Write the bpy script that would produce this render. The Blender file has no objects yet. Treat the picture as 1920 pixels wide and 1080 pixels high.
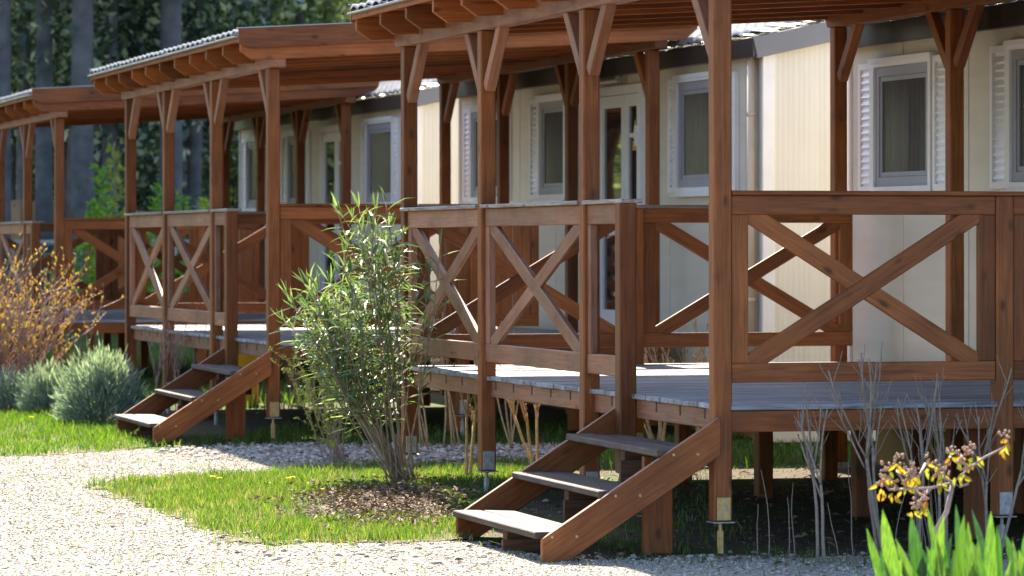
import bpy, bmesh, math, random
import numpy as np
from mathutils import Vector, Matrix
random.seed(7); RNG = np.random.default_rng(11)
S = bpy.context.scene
C = S.collection
R = math.radians
# ------------------------------------------------------------------ camera, light, exposure
EYE, F, HZ = 1.53, 7200.0, 441.0
cam = bpy.data.cameras.new('camera'); camo = bpy.data.objects.new('camera', cam); C.objects.link(camo)
camo.location = (0, 0, EYE); camo.rotation_euler = (R(90), 0, 0)
cam.lens = 135; cam.sensor_width = 36; cam.shift_y = -(540 - HZ) / 1920
cam.clip_start = 0.5; cam.clip_end = 2000
cam.dof.use_dof = True; cam.dof.focus_distance = 20.3; cam.dof.aperture_fstop = 5.6
S.camera = camo
W = bpy.data.worlds.new('World'); S.world = W; W.use_nodes = True
wn = W.node_tree.nodes; wl = W.node_tree.links
sky = wn.new('ShaderNodeTexSky'); sky.sky_type = 'NISHITA'; sky.sun_disc = False; sky.ozone_density = 3.0
SUN_EL, SUN_AZ = 42.0, -10.5
sky.sun_elevation = R(SUN_EL); sky.sun_rotation = R(SUN_AZ % 360)
wl.new(sky.outputs[0], wn['Background'].inputs[0]); wn['Background'].inputs[1].default_value = 0.085
sd = bpy.data.lights.new('sun', 'SUN'); sd.energy = 5.0; sd.angle = R(0.5); sd.color = (1, 0.90, 0.74)
so = bpy.data.objects.new('sun', sd); C.objects.link(so)
tosun = Vector((math.sin(R(SUN_AZ)) * math.cos(R(SUN_EL)), math.cos(R(SUN_AZ)) * math.cos(R(SUN_EL)), math.sin(R(SUN_EL))))
so.rotation_euler = tosun.to_track_quat('Z', 'Y').to_euler(); so.location = (0, 0, 30)
S.view_settings.view_transform = 'Standard'; S.view_settings.look = 'None'
S.view_settings.exposure = 2.18; S.view_settings.gamma = 1; S.view_settings.use_curve_mapping = False
S.cycles.max_bounces = 8; S.cycles.transparent_max_bounces = 12

def at(x, y=None, Z=None, z=0.0):
    """photo position -> world point: on height z (from y) or at distance Z"""
    if Z is None: Z = F * (EYE - z) / (y - HZ)
    X = (x - 960) * Z / F
    return Vector((X, Z, EYE - (y - HZ) * Z / F if y is not None else z))

# ------------------------------------------------------------------ materials
def new_mat(name):
    m = bpy.data.materials.new(name); m.use_nodes = True
    nt = m.node_tree; b = nt.nodes['Principled BSDF']
    return m, nt, b
def N(nt, t, **kw):
    n = nt.nodes.new(t)
    for k, v in kw.items(): setattr(n, k, v)
    return n
def ramp(nt, stops):
    r = N(nt, 'ShaderNodeValToRGB'); e = r.color_ramp.elements
    while len(e) < len(stops): e.new(0.5)
    for i, (p, c) in enumerate(stops): e[i].position = p; e[i].color = (*c, 1) if len(c) == 3 else c
    return r
def noise(nt, vec, scale, detail=4, rough=0.55, dist=0):
    n = N(nt, 'ShaderNodeTexNoise'); n.inputs['Scale'].default_value = scale
    n.inputs['Detail'].default_value = detail; n.inputs['Roughness'].default_value = rough
    n.inputs['Distortion'].default_value = dist
    if vec is not None: nt.links.new(vec, n.inputs['Vector'])
    return n
def mixc(nt, fac, a, b, mode='MIX'):
    m = N(nt, 'ShaderNodeMix', data_type='RGBA', blend_type=mode)
    if isinstance(fac, (int, float)): m.inputs[0].default_value = fac
    else: nt.links.new(fac, m.inputs[0])
    for i, v in ((6, a), (7, b)):
        if isinstance(v, tuple): m.inputs[i].default_value = (*v, 1)
        else: nt.links.new(v, m.inputs[i])
    return m.outputs[2]
def bump(nt, b, h, strength, dist):
    bp = N(nt, 'ShaderNodeBump'); bp.inputs['Strength'].default_value = strength; bp.inputs['Distance'].default_value = dist
    nt.links.new(h, bp.inputs['Height']); nt.links.new(bp.outputs[0], b.inputs['Normal'])

def wood(name, c_dark, c_mid, c_light, rough=0.5, bmp=0.4, weather=0.0, wcol=(0.3, 0.29, 0.28)):
    m, nt, b = new_mat(name)
    tc = N(nt, 'ShaderNodeTexCoord'); oi = N(nt, 'ShaderNodeObjectInfo')
    add = N(nt, 'ShaderNodeVectorMath', operation='MULTIPLY_ADD')
    nt.links.new(oi.outputs['Random'], add.inputs[0]); add.inputs[1].default_value = (37, 19, 53)
    nt.links.new(tc.outputs['Object'], add.inputs[2])
    mp = N(nt, 'ShaderNodeMapping'); mp.inputs['Scale'].default_value = (1.2, 22, 22)
    nt.links.new(add.outputs[0], mp.inputs[0])
    g = noise(nt, mp.outputs[0], 3.0, 6, 0.6, 0.6)
    rc = ramp(nt, [(0.28, c_dark), (0.5, c_mid), (0.75, c_light)]); nt.links.new(g.outputs[0], rc.inputs[0])
    # broad blotches and per-board tone
    bl = noise(nt, add.outputs[0], 2.3, 3)
    rb = ramp(nt, [(0.3, (0.72, 0.72, 0.72)), (0.7, (1.2, 1.2, 1.2))]); nt.links.new(bl.outputs[0], rb.inputs[0])
    col = mixc(nt, 1.0, rc.outputs[0], rb.outputs[0], 'MULTIPLY')
    rr = ramp(nt, [(0, (0.70, 0.66, 0.62)), (0.5, (1.0, 1.0, 1.0)), (1, (1.28, 1.30, 1.34))]); nt.links.new(oi.outputs['Random'], rr.inputs[0])
    col = mixc(nt, 1.0, col, rr.outputs[0], 'MULTIPLY')
    # knots
    mk = N(nt, 'ShaderNodeMapping'); mk.inputs['Scale'].default_value = (4.0, 8.0, 8.0); nt.links.new(add.outputs[0], mk.inputs[0])
    vo = N(nt, 'ShaderNodeTexVoronoi'); vo.inputs['Scale'].default_value = 1.0; nt.links.new(mk.outputs[0], vo.inputs['Vector'])
    rk = ramp(nt, [(0.07, (1, 1, 1)), (0.12, (0.4, 0.4, 0.4)), (0.19, (0, 0, 0))]); nt.links.new(vo.outputs['Distance'], rk.inputs[0])
    mu = N(nt, 'ShaderNodeMath', operation='MULTIPLY'); nt.links.new(rk.outputs[0], mu.inputs[0]); mu.inputs[1].default_value = 0.75
    col = mixc(nt, mu.outputs[0], col, tuple(0.35 * c for c in c_dark))
    if weather > 0:
        wv = noise(nt, add.outputs[0], 5.0, 5); wr = ramp(nt, [(0.4, (0, 0, 0)), (0.65, (weather,) * 3)])
        nt.links.new(wv.outputs[0], wr.inputs[0]); col = mixc(nt, wr.outputs[0], col, wcol)
    nt.links.new(col, b.inputs['Base Color']); b.inputs['Roughness'].default_value = rough; b.inputs['Specular IOR Level'].default_value = 0.26
    # drying cracks along the grain
    mc = N(nt, 'ShaderNodeMapping'); mc.inputs['Scale'].default_value = (0.9, 34, 34); nt.links.new(add.outputs[0], mc.inputs[0])
    cr = noise(nt, mc.outputs[0], 1.6, 2, 0.4, 0.3); rcr = ramp(nt, [(0.20, (1, 1, 1)), (0.235, (0, 0, 0))]); nt.links.new(cr.outputs[0], rcr.inputs[0])
    m2 = N(nt, 'ShaderNodeMath', operation='MULTIPLY'); nt.links.new(rcr.outputs[0], m2.inputs[0]); m2.inputs[1].default_value = 0.7
    col = mixc(nt, m2.outputs[0], col, tuple(0.2 * c for c in c_dark)); nt.links.new(col, b.inputs['Base Color'])
    bump(nt, b, g.outputs[0], bmp, 0.004)
    return m
M = {}
M['wood'] = wood('stained_wood', (0.125, 0.037, 0.010), (0.210, 0.066, 0.018), (0.29, 0.098, 0.029), 0.48, 0.35)
M['wood_red'] = wood('rafter_wood', (0.17, 0.048, 0.012), (0.27, 0.078, 0.018), (0.35, 0.11, 0.028), 0.5, 0.3)
M['wood_worn'] = wood('worn_stained_wood', (0.17, 0.066, 0.034), (0.28, 0.113, 0.060), (0.37, 0.165, 0.095), 0.5, 0.5, 0.45, (0.27, 0.16, 0.11))
M['grey'] = wood('weathered_boards', (0.08, 0.08, 0.088), (0.25, 0.25, 0.27), (0.42, 0.41, 0.42), 0.5, 0.9)
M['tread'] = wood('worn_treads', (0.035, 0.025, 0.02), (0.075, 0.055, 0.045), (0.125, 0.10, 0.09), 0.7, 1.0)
M['cap'] = wood('weathered_cap', (0.10, 0.07, 0.06), (0.24, 0.19, 0.17), (0.40, 0.35, 0.33), 0.42, 0.5)
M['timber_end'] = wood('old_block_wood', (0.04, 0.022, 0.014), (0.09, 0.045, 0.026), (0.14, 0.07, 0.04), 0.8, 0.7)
M['tan'] = wood('pale_fence_wood', (0.28, 0.17, 0.10), (0.42, 0.27, 0.17), (0.5, 0.34, 0.22), 0.7, 0.3)

def plain(name, col, rough=0.5, metal=0.0, var=0.12, scale=6.0, spec=0.5):
    m, nt, b = new_mat(name); tc = N(nt, 'ShaderNodeTexCoord')
    n = noise(nt, tc.outputs['Object'], scale, 5)
    r = ramp(nt, [(0.3, tuple(c * (1 - var) for c in col)), (0.7, tuple(min(1, c * (1 + var)) for c in col))])
    nt.links.new(n.outputs[0], r.inputs[0]); nt.links.new(r.outputs[0], b.inputs['Base Color'])
    b.inputs['Roughness'].default_value = rough; b.inputs['Metallic'].default_value = metal
    b.inputs['Specular IOR Level'].default_value = spec
    return m
M['wall'] = plain('cream_wall_panel', (0.62, 0.56, 0.46), 0.45, 0, 0.05, 1.5)
M['wall_end'] = plain('cream_ribbed_wall', (0.70, 0.66, 0.57), 0.45, 0, 0.05, 1.2)
for _m in ('wall', 'wall_end'):
    _nt = M[_m].node_tree; _tc = N(_nt, 'ShaderNodeTexCoord'); _mp = N(_nt, 'ShaderNodeMapping'); _mp.inputs['Scale'].default_value = (9, 9, .7); _nt.links.new(_tc.outputs['Object'], _mp.inputs[0])
    _n = noise(_nt, _mp.outputs[0], 1.2, 5); _r = ramp(_nt, [(0.3, (0.92, 0.91, 0.88)), (0.6, (1, 1, 1))]); _nt.links.new(_n.outputs[0], _r.inputs[0])
    _b = _nt.nodes['Principled BSDF']; _src = _b.inputs['Base Color'].links[0].from_socket; _nt.links.new(mixc(_nt, 1.0, _src, _r.outputs[0], 'MULTIPLY'), _b.inputs['Base Color'])
M['seam'] = plain('panel_joint', (0.06, 0.05, 0.04), 0.7)
M['white'] = plain('white_plastic', (0.78, 0.77, 0.76), 0.35, 0, 0.04)
M['sash'] = plain('grey_sash', (0.30, 0.31, 0.34), 0.4, 0, 0.06)
M['fascia'] = plain('dark_sheet_fascia', (0.018, 0.014, 0.013), 0.35, 0, 0.15, 3)
M['tile'] = plain('glossy_dark_tile', (0.16, 0.16, 0.165), 0.33, 0.0, 0.3, 9, 1.0)
M['drip'] = plain('grey_metal_drip', (0.35, 0.36, 0.38), 0.35, 0.6, 0.1)
M['zinc'] = plain('galvanised_steel', (0.34, 0.34, 0.35), 0.5, 0.55, 0.3, 30)
M['brass'] = plain('yellow_zinc_plate', (0.42, 0.30, 0.13), 0.45, 0.45, 0.25, 40)
M['lamp'] = plain('brushed_steel', (0.55, 0.5, 0.45), 0.3, 0.9, 0.1)
M['yellow'] = plain('yellow_panel', (0.75, 0.42, 0.02), 0.6, 0, 0.1, 3)
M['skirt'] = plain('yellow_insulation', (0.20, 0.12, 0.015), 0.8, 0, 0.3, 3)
M['sign_y'] = plain('yellow_sticker', (0.80, 0.45, 0.02), 0.5, 0, 0.03)
M['sign_k'] = plain('black_print', (0.02, 0.02, 0.02), 0.5)
M['pipe'] = plain('cream_pipe', (0.58, 0.47, 0.34), 0.4, 0, 0.05)
M['inner'] = plain('dark_room', (0.03, 0.035, 0.04), 0.8)
M['metal_g'] = plain('grey_wire', (0.25, 0.27, 0.27), 0.6)
M['bark'] = plain('mist_tinted_bark', (0.085, 0.086, 0.098), 0.9, 0, 0.45, 4)  # blue tint stands in for mist among the trunks
M['twig'] = plain('pale_bare_twig', (0.24, 0.19, 0.15), 0.8, 0, 0.3, 40)
M['twig_y'] = plain('tan_bare_twig', (0.42, 0.30, 0.16), 0.8, 0, 0.3, 40)
M['twig_r'] = plain('purple_twig', (0.33, 0.21, 0.18), 0.75, 0, 0.4, 25)
M['stem'] = plain('oleander_stem', (0.24, 0.18, 0.12), 0.8, 0, 0.3, 30)
M['berry'] = plain('dry_berry', (0.36, 0.22, 0.15), 0.7, 0, 0.3, 60)
def curtain_glass():
    m, nt, b = new_mat('window_glass'); tc = N(nt, 'ShaderNodeTexCoord')
    mp = N(nt, 'ShaderNodeMapping'); mp.inputs['Scale'].default_value = (14, 14, 0.6); nt.links.new(tc.outputs['Object'], mp.inputs[0])
    n = noise(nt, mp.outputs[0], 2.0, 3)
    r = ramp(nt, [(0.3, (0.030, 0.033, 0.040)), (0.7, (0.062, 0.064, 0.072))]); nt.links.new(n.outputs[0], r.inputs[0])
    nt.links.new(r.outputs[0], b.inputs['Base Color']); b.inputs['Roughness'].default_value = 0.22; b.inputs['Specular IOR Level'].default_value = 0.25
    return m
M['glass'] = curtain_glass()
def clear_glass():
    m, nt, b = new_mat('door_glass'); b.inputs['Base Color'].default_value = (0.012, 0.02, 0.02, 1)
    b.inputs['Roughness'].default_value = 0.02; b.inputs['IOR'].default_value = 1.9
    return m
M['glass_d'] = clear_glass()

def leafm(name, c1, c2, c3, trans=0.5, rough=0.45, gloss=0.06):
    m, nt, b = new_mat(name)
    ge = N(nt, 'ShaderNodeNewGeometry'); oi = N(nt, 'ShaderNodeObjectInfo')
    ad = N(nt, 'ShaderNodeMath', operation='ADD'); nt.links.new(ge.outputs['Random Per Island'], ad.inputs[0]); nt.links.new(oi.outputs['Random'], ad.inputs[1])
    fr = N(nt, 'ShaderNodeMath', operation='FRACT'); nt.links.new(ad.outputs[0], fr.inputs[0])
    r = ramp(nt, [(0.0, c1), (0.55, c2), (1.0, c3)]); nt.links.new(fr.outputs[0], r.inputs[0])
    nt.links.new(r.outputs[0], b.inputs['Base Color']); b.inputs['Roughness'].default_value = rough
    b.inputs['Specular IOR Level'].default_value = 0.5 if gloss > 0.05 else 0.25
    tr = N(nt, 'ShaderNodeBsdfTranslucent'); tcol = mixc(nt, 1.0, r.outputs[0], (1.6, 1.7, 0.75), 'MULTIPLY')
    nt.links.new(tcol, tr.inputs[0])
    mx = N(nt, 'ShaderNodeMixShader'); mx.inputs[0].default_value = trans
    nt.links.new(b.outputs[0], mx.inputs[1]); nt.links.new(tr.outputs[0], mx.inputs[2])
    nt.links.new(mx.outputs[0], nt.nodes['Material Output'].inputs[0])
    return m
M['grass'] = leafm('grass_blades', (0.032, 0.080, 0.010), (0.065, 0.13, 0.014), (0.15, 0.19, 0.04), 0.45)
M['grass_dry'] = leafm('straw_blades', (0.2, 0.15, 0.08), (0.32, 0.25, 0.14), (0.4, 0.33, 0.2), 0.3)
M['oleander'] = leafm('oleander_leaf', (0.06, 0.115, 0.055), (0.12, 0.175, 0.09), (0.24, 0.285, 0.165), 0.33, 0.38, 0.1)
M['lime'] = leafm('spring_leaf', (0.16, 0.22, 0.03), (0.26, 0.30, 0.06), (0.38, 0.38, 0.12), 0.45)
M['lavender'] = leafm('lavender_leaf', (0.12, 0.17, 0.14), (0.24, 0.30, 0.27), (0.44, 0.50, 0.47), 0.25, 0.7, 0.02)
M['bud'] = leafm('orange_bud', (0.34, 0.15, 0.06), (0.38, 0.23, 0.07), (0.40, 0.34, 0.06), 0.3)
M['budleaf'] = leafm('yellow_orange_leaf', (0.34, 0.14, 0.015), (0.34, 0.25, 0.02), (0.20, 0.24, 0.03), 0.4)
M['iris'] = leafm('iris_leaf', (0.022, 0.075, 0.022), (0.05, 0.13, 0.020), (0.11, 0.20, 0.035), 0.32, 0.4, 0.1)
M['needle'] = leafm('pine_foliage', (0.02, 0.042, 0.045), (0.065, 0.10, 0.08), (0.52, 0.56, 0.50), 0.5, 0.25, 0.1)  # pale last tone paints in sun glints, bluish dark tones the haze
M['foliage_l'] = leafm('light_tree_foliage', (0.10, 0.15, 0.06), (0.28, 0.32, 0.15), (0.65, 0.65, 0.48), 0.5, 0.3, 0.1)  # leaf tones raised to paint in the hazy brightness of backlit crowns
M['fern'] = leafm('sapling_leaf', (0.08, 0.20, 0.03), (0.14, 0.28, 0.04), (0.24, 0.36, 0.06), 0.5)
_nt = M['iris'].node_tree; _tc = N(_nt, 'ShaderNodeTexCoord'); _mp = N(_nt, 'ShaderNodeMapping'); _mp.inputs['Scale'].default_value = (150, 150, 5); _nt.links.new(_tc.outputs['Object'], _mp.inputs[0])
_n = noise(_nt, _mp.outputs[0], 1.0, 2); _b = _nt.nodes['Principled BSDF']; _src = _b.inputs['Base Color'].links[0].from_socket
_r = ramp(_nt, [(0.35, (0.55, 0.6, 0.5)), (0.65, (1.3, 1.25, 1.2))]); _nt.links.new(_n.outputs[0], _r.inputs[0]); _c = mixc(_nt, 1.0, _src, _r.outputs[0], 'MULTIPLY'); _nt.links.new(_c, _b.inputs['Base Color'])
for _x in _nt.nodes:
    if _x.type == 'BSDF_TRANSLUCENT': _nt.links.new(mixc(_nt, 1.0, _c, (1.7, 1.8, 0.7), 'MULTIPLY'), _x.inputs[0])
M['petal'] = leafm('yellow_petal', (0.75, 0.5, 0.02), (0.8, 0.55, 0.02), (0.8, 0.6, 0.05), 0.4)
M['dead'] = leafm('dead_leaf', (0.08, 0.045, 0.028), (0.16, 0.10, 0.065), (0.30, 0.22, 0.16), 0.04, 0.8, 0.02)

def stonem():
    m, nt, b = new_mat('pale_gravel_stone'); ge = N(nt, 'ShaderNodeNewGeometry')
    r = ramp(nt, [(0, (0.08, 0.055, 0.04)), (0.15, (0.20, 0.155, 0.12)), (0.35, (0.33, 0.28, 0.23)), (0.75, (0.43, 0.38, 0.33)), (1, (0.60, 0.56, 0.51))])
    nt.links.new(ge.outputs['Random Per Island'], r.inputs[0]); nt.links.new(r.outputs[0], b.inputs['Base Color'])
    b.inputs['Roughness'].default_value = 0.75
    return m
M['stone'] = stonem()
def groundm(name, stops, sc, bs, bd, second=None):
    m, nt, b = new_mat(name); tc = N(nt, 'ShaderNodeTexCoord')
    n = noise(nt, tc.outputs['Object'], sc, 8, 0.7); r = ramp(nt, stops); nt.links.new(n.outputs[0], r.inputs[0])
    col = r.outputs[0]
    if second:
        n2 = noise(nt, tc.outputs['Object'], second[0], 5); r2 = ramp(nt, [(second[1], (0, 0, 0)), (second[2], (1, 1, 1))])
        nt.links.new(n2.outputs[0], r2.inputs[0]); col = mixc(nt, r2.outputs[0], col, second[3])
    nt.links.new(col, b.inputs['Base Color']); b.inputs['Roughness'].default_value = 0.95
    b.inputs['Specular IOR Level'].default_value = 0.15
    n3 = noise(nt, tc.outputs['Object'], bs, 6, 0.7); bump(nt, b, n3.outputs[0], 1.0, bd)
    return m
M['ground'] = groundm('soil_and_moss', [(0.3, (0.035, 0.025, 0.017)), (0.55, (0.085, 0.062, 0.042)), (0.75, (0.15, 0.115, 0.08))], 9, 30, 0.008, (0.9, 0.5, 0.62, (0.06, 0.085, 0.02)))
M['gravel'] = groundm('crushed_gravel', [(0.3, (0.19, 0.15, 0.115)), (0.5, (0.34, 0.29, 0.24)), (0.7, (0.46, 0.41, 0.35))], 38, 60, 0.006, (1.6, 0.56, 0.75, (0.30, 0.25, 0.18)))
M['lawn'] = groundm('lawn_soil', [(0.3, (0.09, 0.07, 0.045)), (0.5, (0.13, 0.11, 0.06)), (0.62, (0.07, 0.10, 0.02)), (0.8, (0.2, 0.17, 0.11))], 14, 40, 0.008)
M['mound'] = groundm('dry_soil', [(0.3, (0.045, 0.032, 0.022)), (0.55, (0.11, 0.082, 0.062)), (0.8, (0.19, 0.15, 0.115))], 16, 30, 0.012)
M['hill'] = groundm('dark_hill_backing', [(0.3, (0.008, 0.014, 0.010)), (0.6, (0.016, 0.028, 0.016)), (0.8, (0.03, 0.05, 0.02))], 1.5, 2, 0.5)

# ------------------------------------------------------------------ builders
def link(o): C.objects.link(o); return o
def thing(name, label, cat, loc=(0, 0, 0), rotz=0.0, group=None):
    o = link(bpy.data.objects.new(name, None)); o.location = loc; o.rotation_euler = (0, 0, rotz)
    o.empty_display_size = 0.2; o['label'] = label; o['category'] = cat
    if group: o['group'] = group
    return o
def tag(o, label=None, cat=None, group=None, kind=None):
    for k, v in (('label', label), ('category', cat), ('group', group), ('kind', kind)):
        if v: o[k] = v
    return o
CACHE = {}
def box_mesh(L, w, h, ch, mat):
    k = (round(L, 4), round(w, 4), round(h, 4), ch, mat)
    if k not in CACHE:
        bm = bmesh.new(); bmesh.ops.create_cube(bm, size=1)
        for v in bm.verts: v.co = Vector((v.co.x * L, v.co.y * w, v.co.z * h))
        if ch > 0: bmesh.ops.bevel(bm, geom=list(bm.edges), offset=min(ch, 0.3 * min(L, w, h)), segments=1, affect='EDGES')
        me = bpy.data.meshes.new('board'); bm.to_mesh(me); bm.free(); me.materials.append(M[mat]); CACHE[k] = me
    return CACHE[k]
def place(name, me, parent, mtx):
    o = link(bpy.data.objects.new(name, me)); o.parent = parent; o.matrix_basis = mtx; return o
def member(name, p0, p1, w, h, mat, parent, ch=0.004, up=(0, 0, 1)):
    """timber of length p0->p1, w across, h along `up`"""
    p0, p1 = Vector(p0), Vector(p1); d = (p1 - p0); L = d.length; x = d.normalized(); up = Vector(up)
    if abs(x.dot(up)) > 0.999: up = Vector((0, 1, 0))
    y = up.cross(x).normalized(); z = x.cross(y)
    m = Matrix((x, y, z)).transposed().to_4x4(); m.translation = (p0 + p1) / 2
    return place(name, box_mesh(L, w, h, ch, mat), parent, m)
def box(name, lo, hi, mat, parent, ch=0.003):
    lo, hi = Vector(lo), Vector(hi); s = hi - lo
    ax = max(range(3), key=lambda i: s[i])
    c = (lo + hi) / 2
    if ax == 0: return member(name, (lo.x, c.y, c.z), (hi.x, c.y, c.z), s.y, s.z, mat, parent, ch)
    if ax == 1: return member(name, (c.x, lo.y, c.z), (c.x, hi.y, c.z), s.x, s.z, mat, parent, ch)
    return member(name, (c.x, c.y, lo.z), (c.x, c.y, hi.z), s.x, s.y, mat, parent, ch)
class B:
    """collects plain geometry"""
    def __init__(s): s.v = []; s.f = []; s.mi = []
    def add(s, vs, fs, mi=0):
        n = len(s.v); s.v += [tuple(v) for v in vs]; s.f += [tuple(n + i for i in f) for f in fs]; s.mi += [mi] * len(fs)
    def box(s, lo, hi, mi=0):
        x0, y0, z0 = lo; x1, y1, z1 = hi
        s.add([(x0, y0, z0), (x1, y0, z0), (x1, y1, z0), (x0, y1, z0), (x0, y0, z1), (x1, y0, z1), (x1, y1, z1), (x0, y1, z1)],
              [(0, 3, 2, 1), (4, 5, 6, 7), (0, 1, 5, 4), (1, 2, 6, 5), (2, 3, 7, 6), (3, 0, 4, 7)], mi)
    def tube(s, pts, r0, r1, n=6, mi=0):
        pts = [Vector(p) for p in pts]; vs = []; k = len(pts)
        for i, p in enumerate(pts):
            d = (pts[min(i + 1, k - 1)] - pts[max(i - 1, 0)]).normalized()
            a = d.orthogonal().normalized() if abs(d.z) < 0.9 else d.cross(Vector((0, 1, 0))).normalized()
            b = d.cross(a); r = r0 + (r1 - r0) * i / (k - 1)
            for j in range(n):
                t = 2 * math.pi * j / n; vs.append(p + (a * math.cos(t) + b * math.sin(t)) * r)
        fs = [(i * n + j, i * n + (j + 1) % n, (i + 1) * n + (j + 1) % n, (i + 1) * n + j) for i in range(k - 1) for j in range(n)]
        fs.append(tuple(reversed(range(n)))); fs.append(tuple((k - 1) * n + j for j in range(n)))
        s.add(vs, fs, mi)
    def leaf(s, p, d, nrm, L, w, droop=0.2, mi=0):
        p = Vector(p); d = Vector(d).normalized(); side = d.cross(Vector(nrm)); side = side.normalized() if side.length > 1e-4 else d.orthogonal().normalized()
        up = side.cross(d)
        a = p + d * L * .33 - up * L * droop * .08; b_ = p + d * L * .7 - up * L * droop * .35; e = p + d * L - up * L * droop
        s.add([p, a + side * w * .5 + up * w * .15, a - up * w * .1, a - side * w * .5 + up * w * .15,
               b_ + side * w * .38 + up * w * .1, b_ - up * w * .08, b_ - side * w * .38 + up * w * .1, e],
              [(0, 1, 2), (0, 2, 3), (1, 4, 5, 2), (2, 5, 6, 3), (4, 7, 5), (5, 7, 6)], mi)
    def mesh(s, name, mats, smooth=False):
        me = bpy.data.meshes.new(name); me.from_pydata(s.v, [], s.f)
        for m in mats: me.materials.append(M[m])
        if len(mats) > 1: me.polygons.foreach_set('material_index', s.mi)
        if smooth: me.polygons.foreach_set('use_smooth', [True] * len(s.f))
        me.update(); return me
    def obj(s, name, mats, parent=None, smooth=False):
        o = link(bpy.data.objects.new(name, s.mesh(name, mats, smooth)))
        if parent: o.parent = parent
        return o
def np_mesh(name, V, Q, mat):
    """V (n,3) Q (m,k)"""
    me = bpy.data.meshes.new(name); k = Q.shape[1]
    me.vertices.add(len(V)); me.vertices.foreach_set('co', V.astype(np.float32).ravel())
    me.loops.add(Q.size); me.loops.foreach_set('vertex_index', Q.astype(np.int32).ravel())
    me.polygons.add(len(Q)); me.polygons.foreach_set('loop_start', np.arange(0, Q.size, k, dtype=np.int32))
    me.materials.append(M[mat]); me.update(calc_edges=True); me.validate(); return me
def copy_tree(o, parent=None):
    c = link(o.copy())
    if parent: c.parent = parent
    for ch in CH.get(o.name, []): copy_tree(ch, c)
    return c

# ------------------------------------------------------------------ row frame (v = inwards, u = away along the row)
TH = R(15.4); RV = Vector((math.cos(TH), math.sin(TH), 0)); RU = Vector((-math.sin(TH), math.cos(TH), 0))
D0 = Vector((0.990, 18.23, 0)); PITCH = RU * 10.33
def row(u, v, z=0): return D0 + RU * u + RV * v + Vector((0, 0, z))

# ------------------------------------------------------------------ ground
def struct(o): o['kind'] = 'structure'; return o
g = B(); g.add([(-243, -38, 0), (243, -38, 0), (243, 243, 0), (-243, 243, 0)], [(0, 1, 2, 3)]); struct(g.obj('ground', ['ground']))
def sheet(name, px, mat, z):
    b = B(); pts = []
    for (xa, ya), (xb, yb) in zip(px, px[1:] + px[:1]):
        p, q = at(xa, ya), at(xb, yb); k = max(1, int((q - p).length / .06)) if -320 < xa < 2000 else 1
        for i in range(k):
            w = p.lerp(q, i / k); j = .05 if k > 1 else 0; pts.append(w + Vector((random.gauss(0, j * .5) + .06 * math.sin(w.y * 9 + w.x * 4) * (k > 1), random.gauss(0, j) + .10 * math.sin(w.x * 7 + 2) * (k > 1), 0)))
    from mathutils.geometry import delaunay_2d_cdt
    vs, _, fs, *_r = delaunay_2d_cdt([Vector((p.x, p.y)) for p in pts], [], [list(range(len(pts)))], 1, 1e-5)
    b.add([(p.x, p.y, z) for p in vs], [tuple(f) for f in fs]); return struct(b.obj(name, [mat]))
GRAVEL_PX = [(-900, 1400), (-300, 852), (60, 853), (150, 848), (230, 843), (300, 850), (360, 846), (480, 836), (700, 836), (950, 836), (1180, 840),
             (1180, 872), (960, 880), (760, 884), (640, 880), (560, 884), (480, 893), (380, 895), (240, 903), (168, 911), (260, 945), (330, 972), (400, 1004),
             (500, 1024), (640, 1022), (800, 1014), (900, 1020), (1000, 1048), (1200, 1050), (1400, 1042), (1700, 1048), (2300, 1052), (2900, 1400)]
sheet('gravel_path', GRAVEL_PX, 'gravel', 0.004)
def in_poly(x, y, poly):
    ins = np.zeros(len(x), bool); n = len(poly)
    for i in range(n):
        x0, y0 = poly[i]; x1, y1 = poly[(i + 1) % n]
        c = ((y0 > y) != (y1 > y)) & (x < (x1 - x0) * (y - y0) / (y1 - y0 + 1e-12) + x0); ins ^= c
    return ins
def world_poly(px): return [(at(x, y).x, at(x, y).y) for x, y in px]
LAWN1 = [(168, 911), (240, 903), (380, 895), (480, 893), (560, 884), (640, 876), (760, 876), (960, 868), (1060, 866), (1060, 905), (960, 930), (880, 955), (870, 1014),
         (800, 1014), (640, 1020), (500, 1022), (400, 1002), (330, 970), (260, 943)]
LAWN2 = [(-400, 765), (60, 778), (235, 790), (300, 800), (290, 840), (230, 846), (60, 856), (-400, 856)]
LAWN3 = [(1120, 828), (1640, 828), (1640, 868), (1120, 880)]
LAWN4 = [(-300, 640), (700, 610), (760, 700), (560, 770), (-300, 770)]
sheet('lawn_patch', LAWN1, 'lawn', 0.008); sheet('lawn_edge', LAWN2, 'lawn', 0.008)

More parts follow.
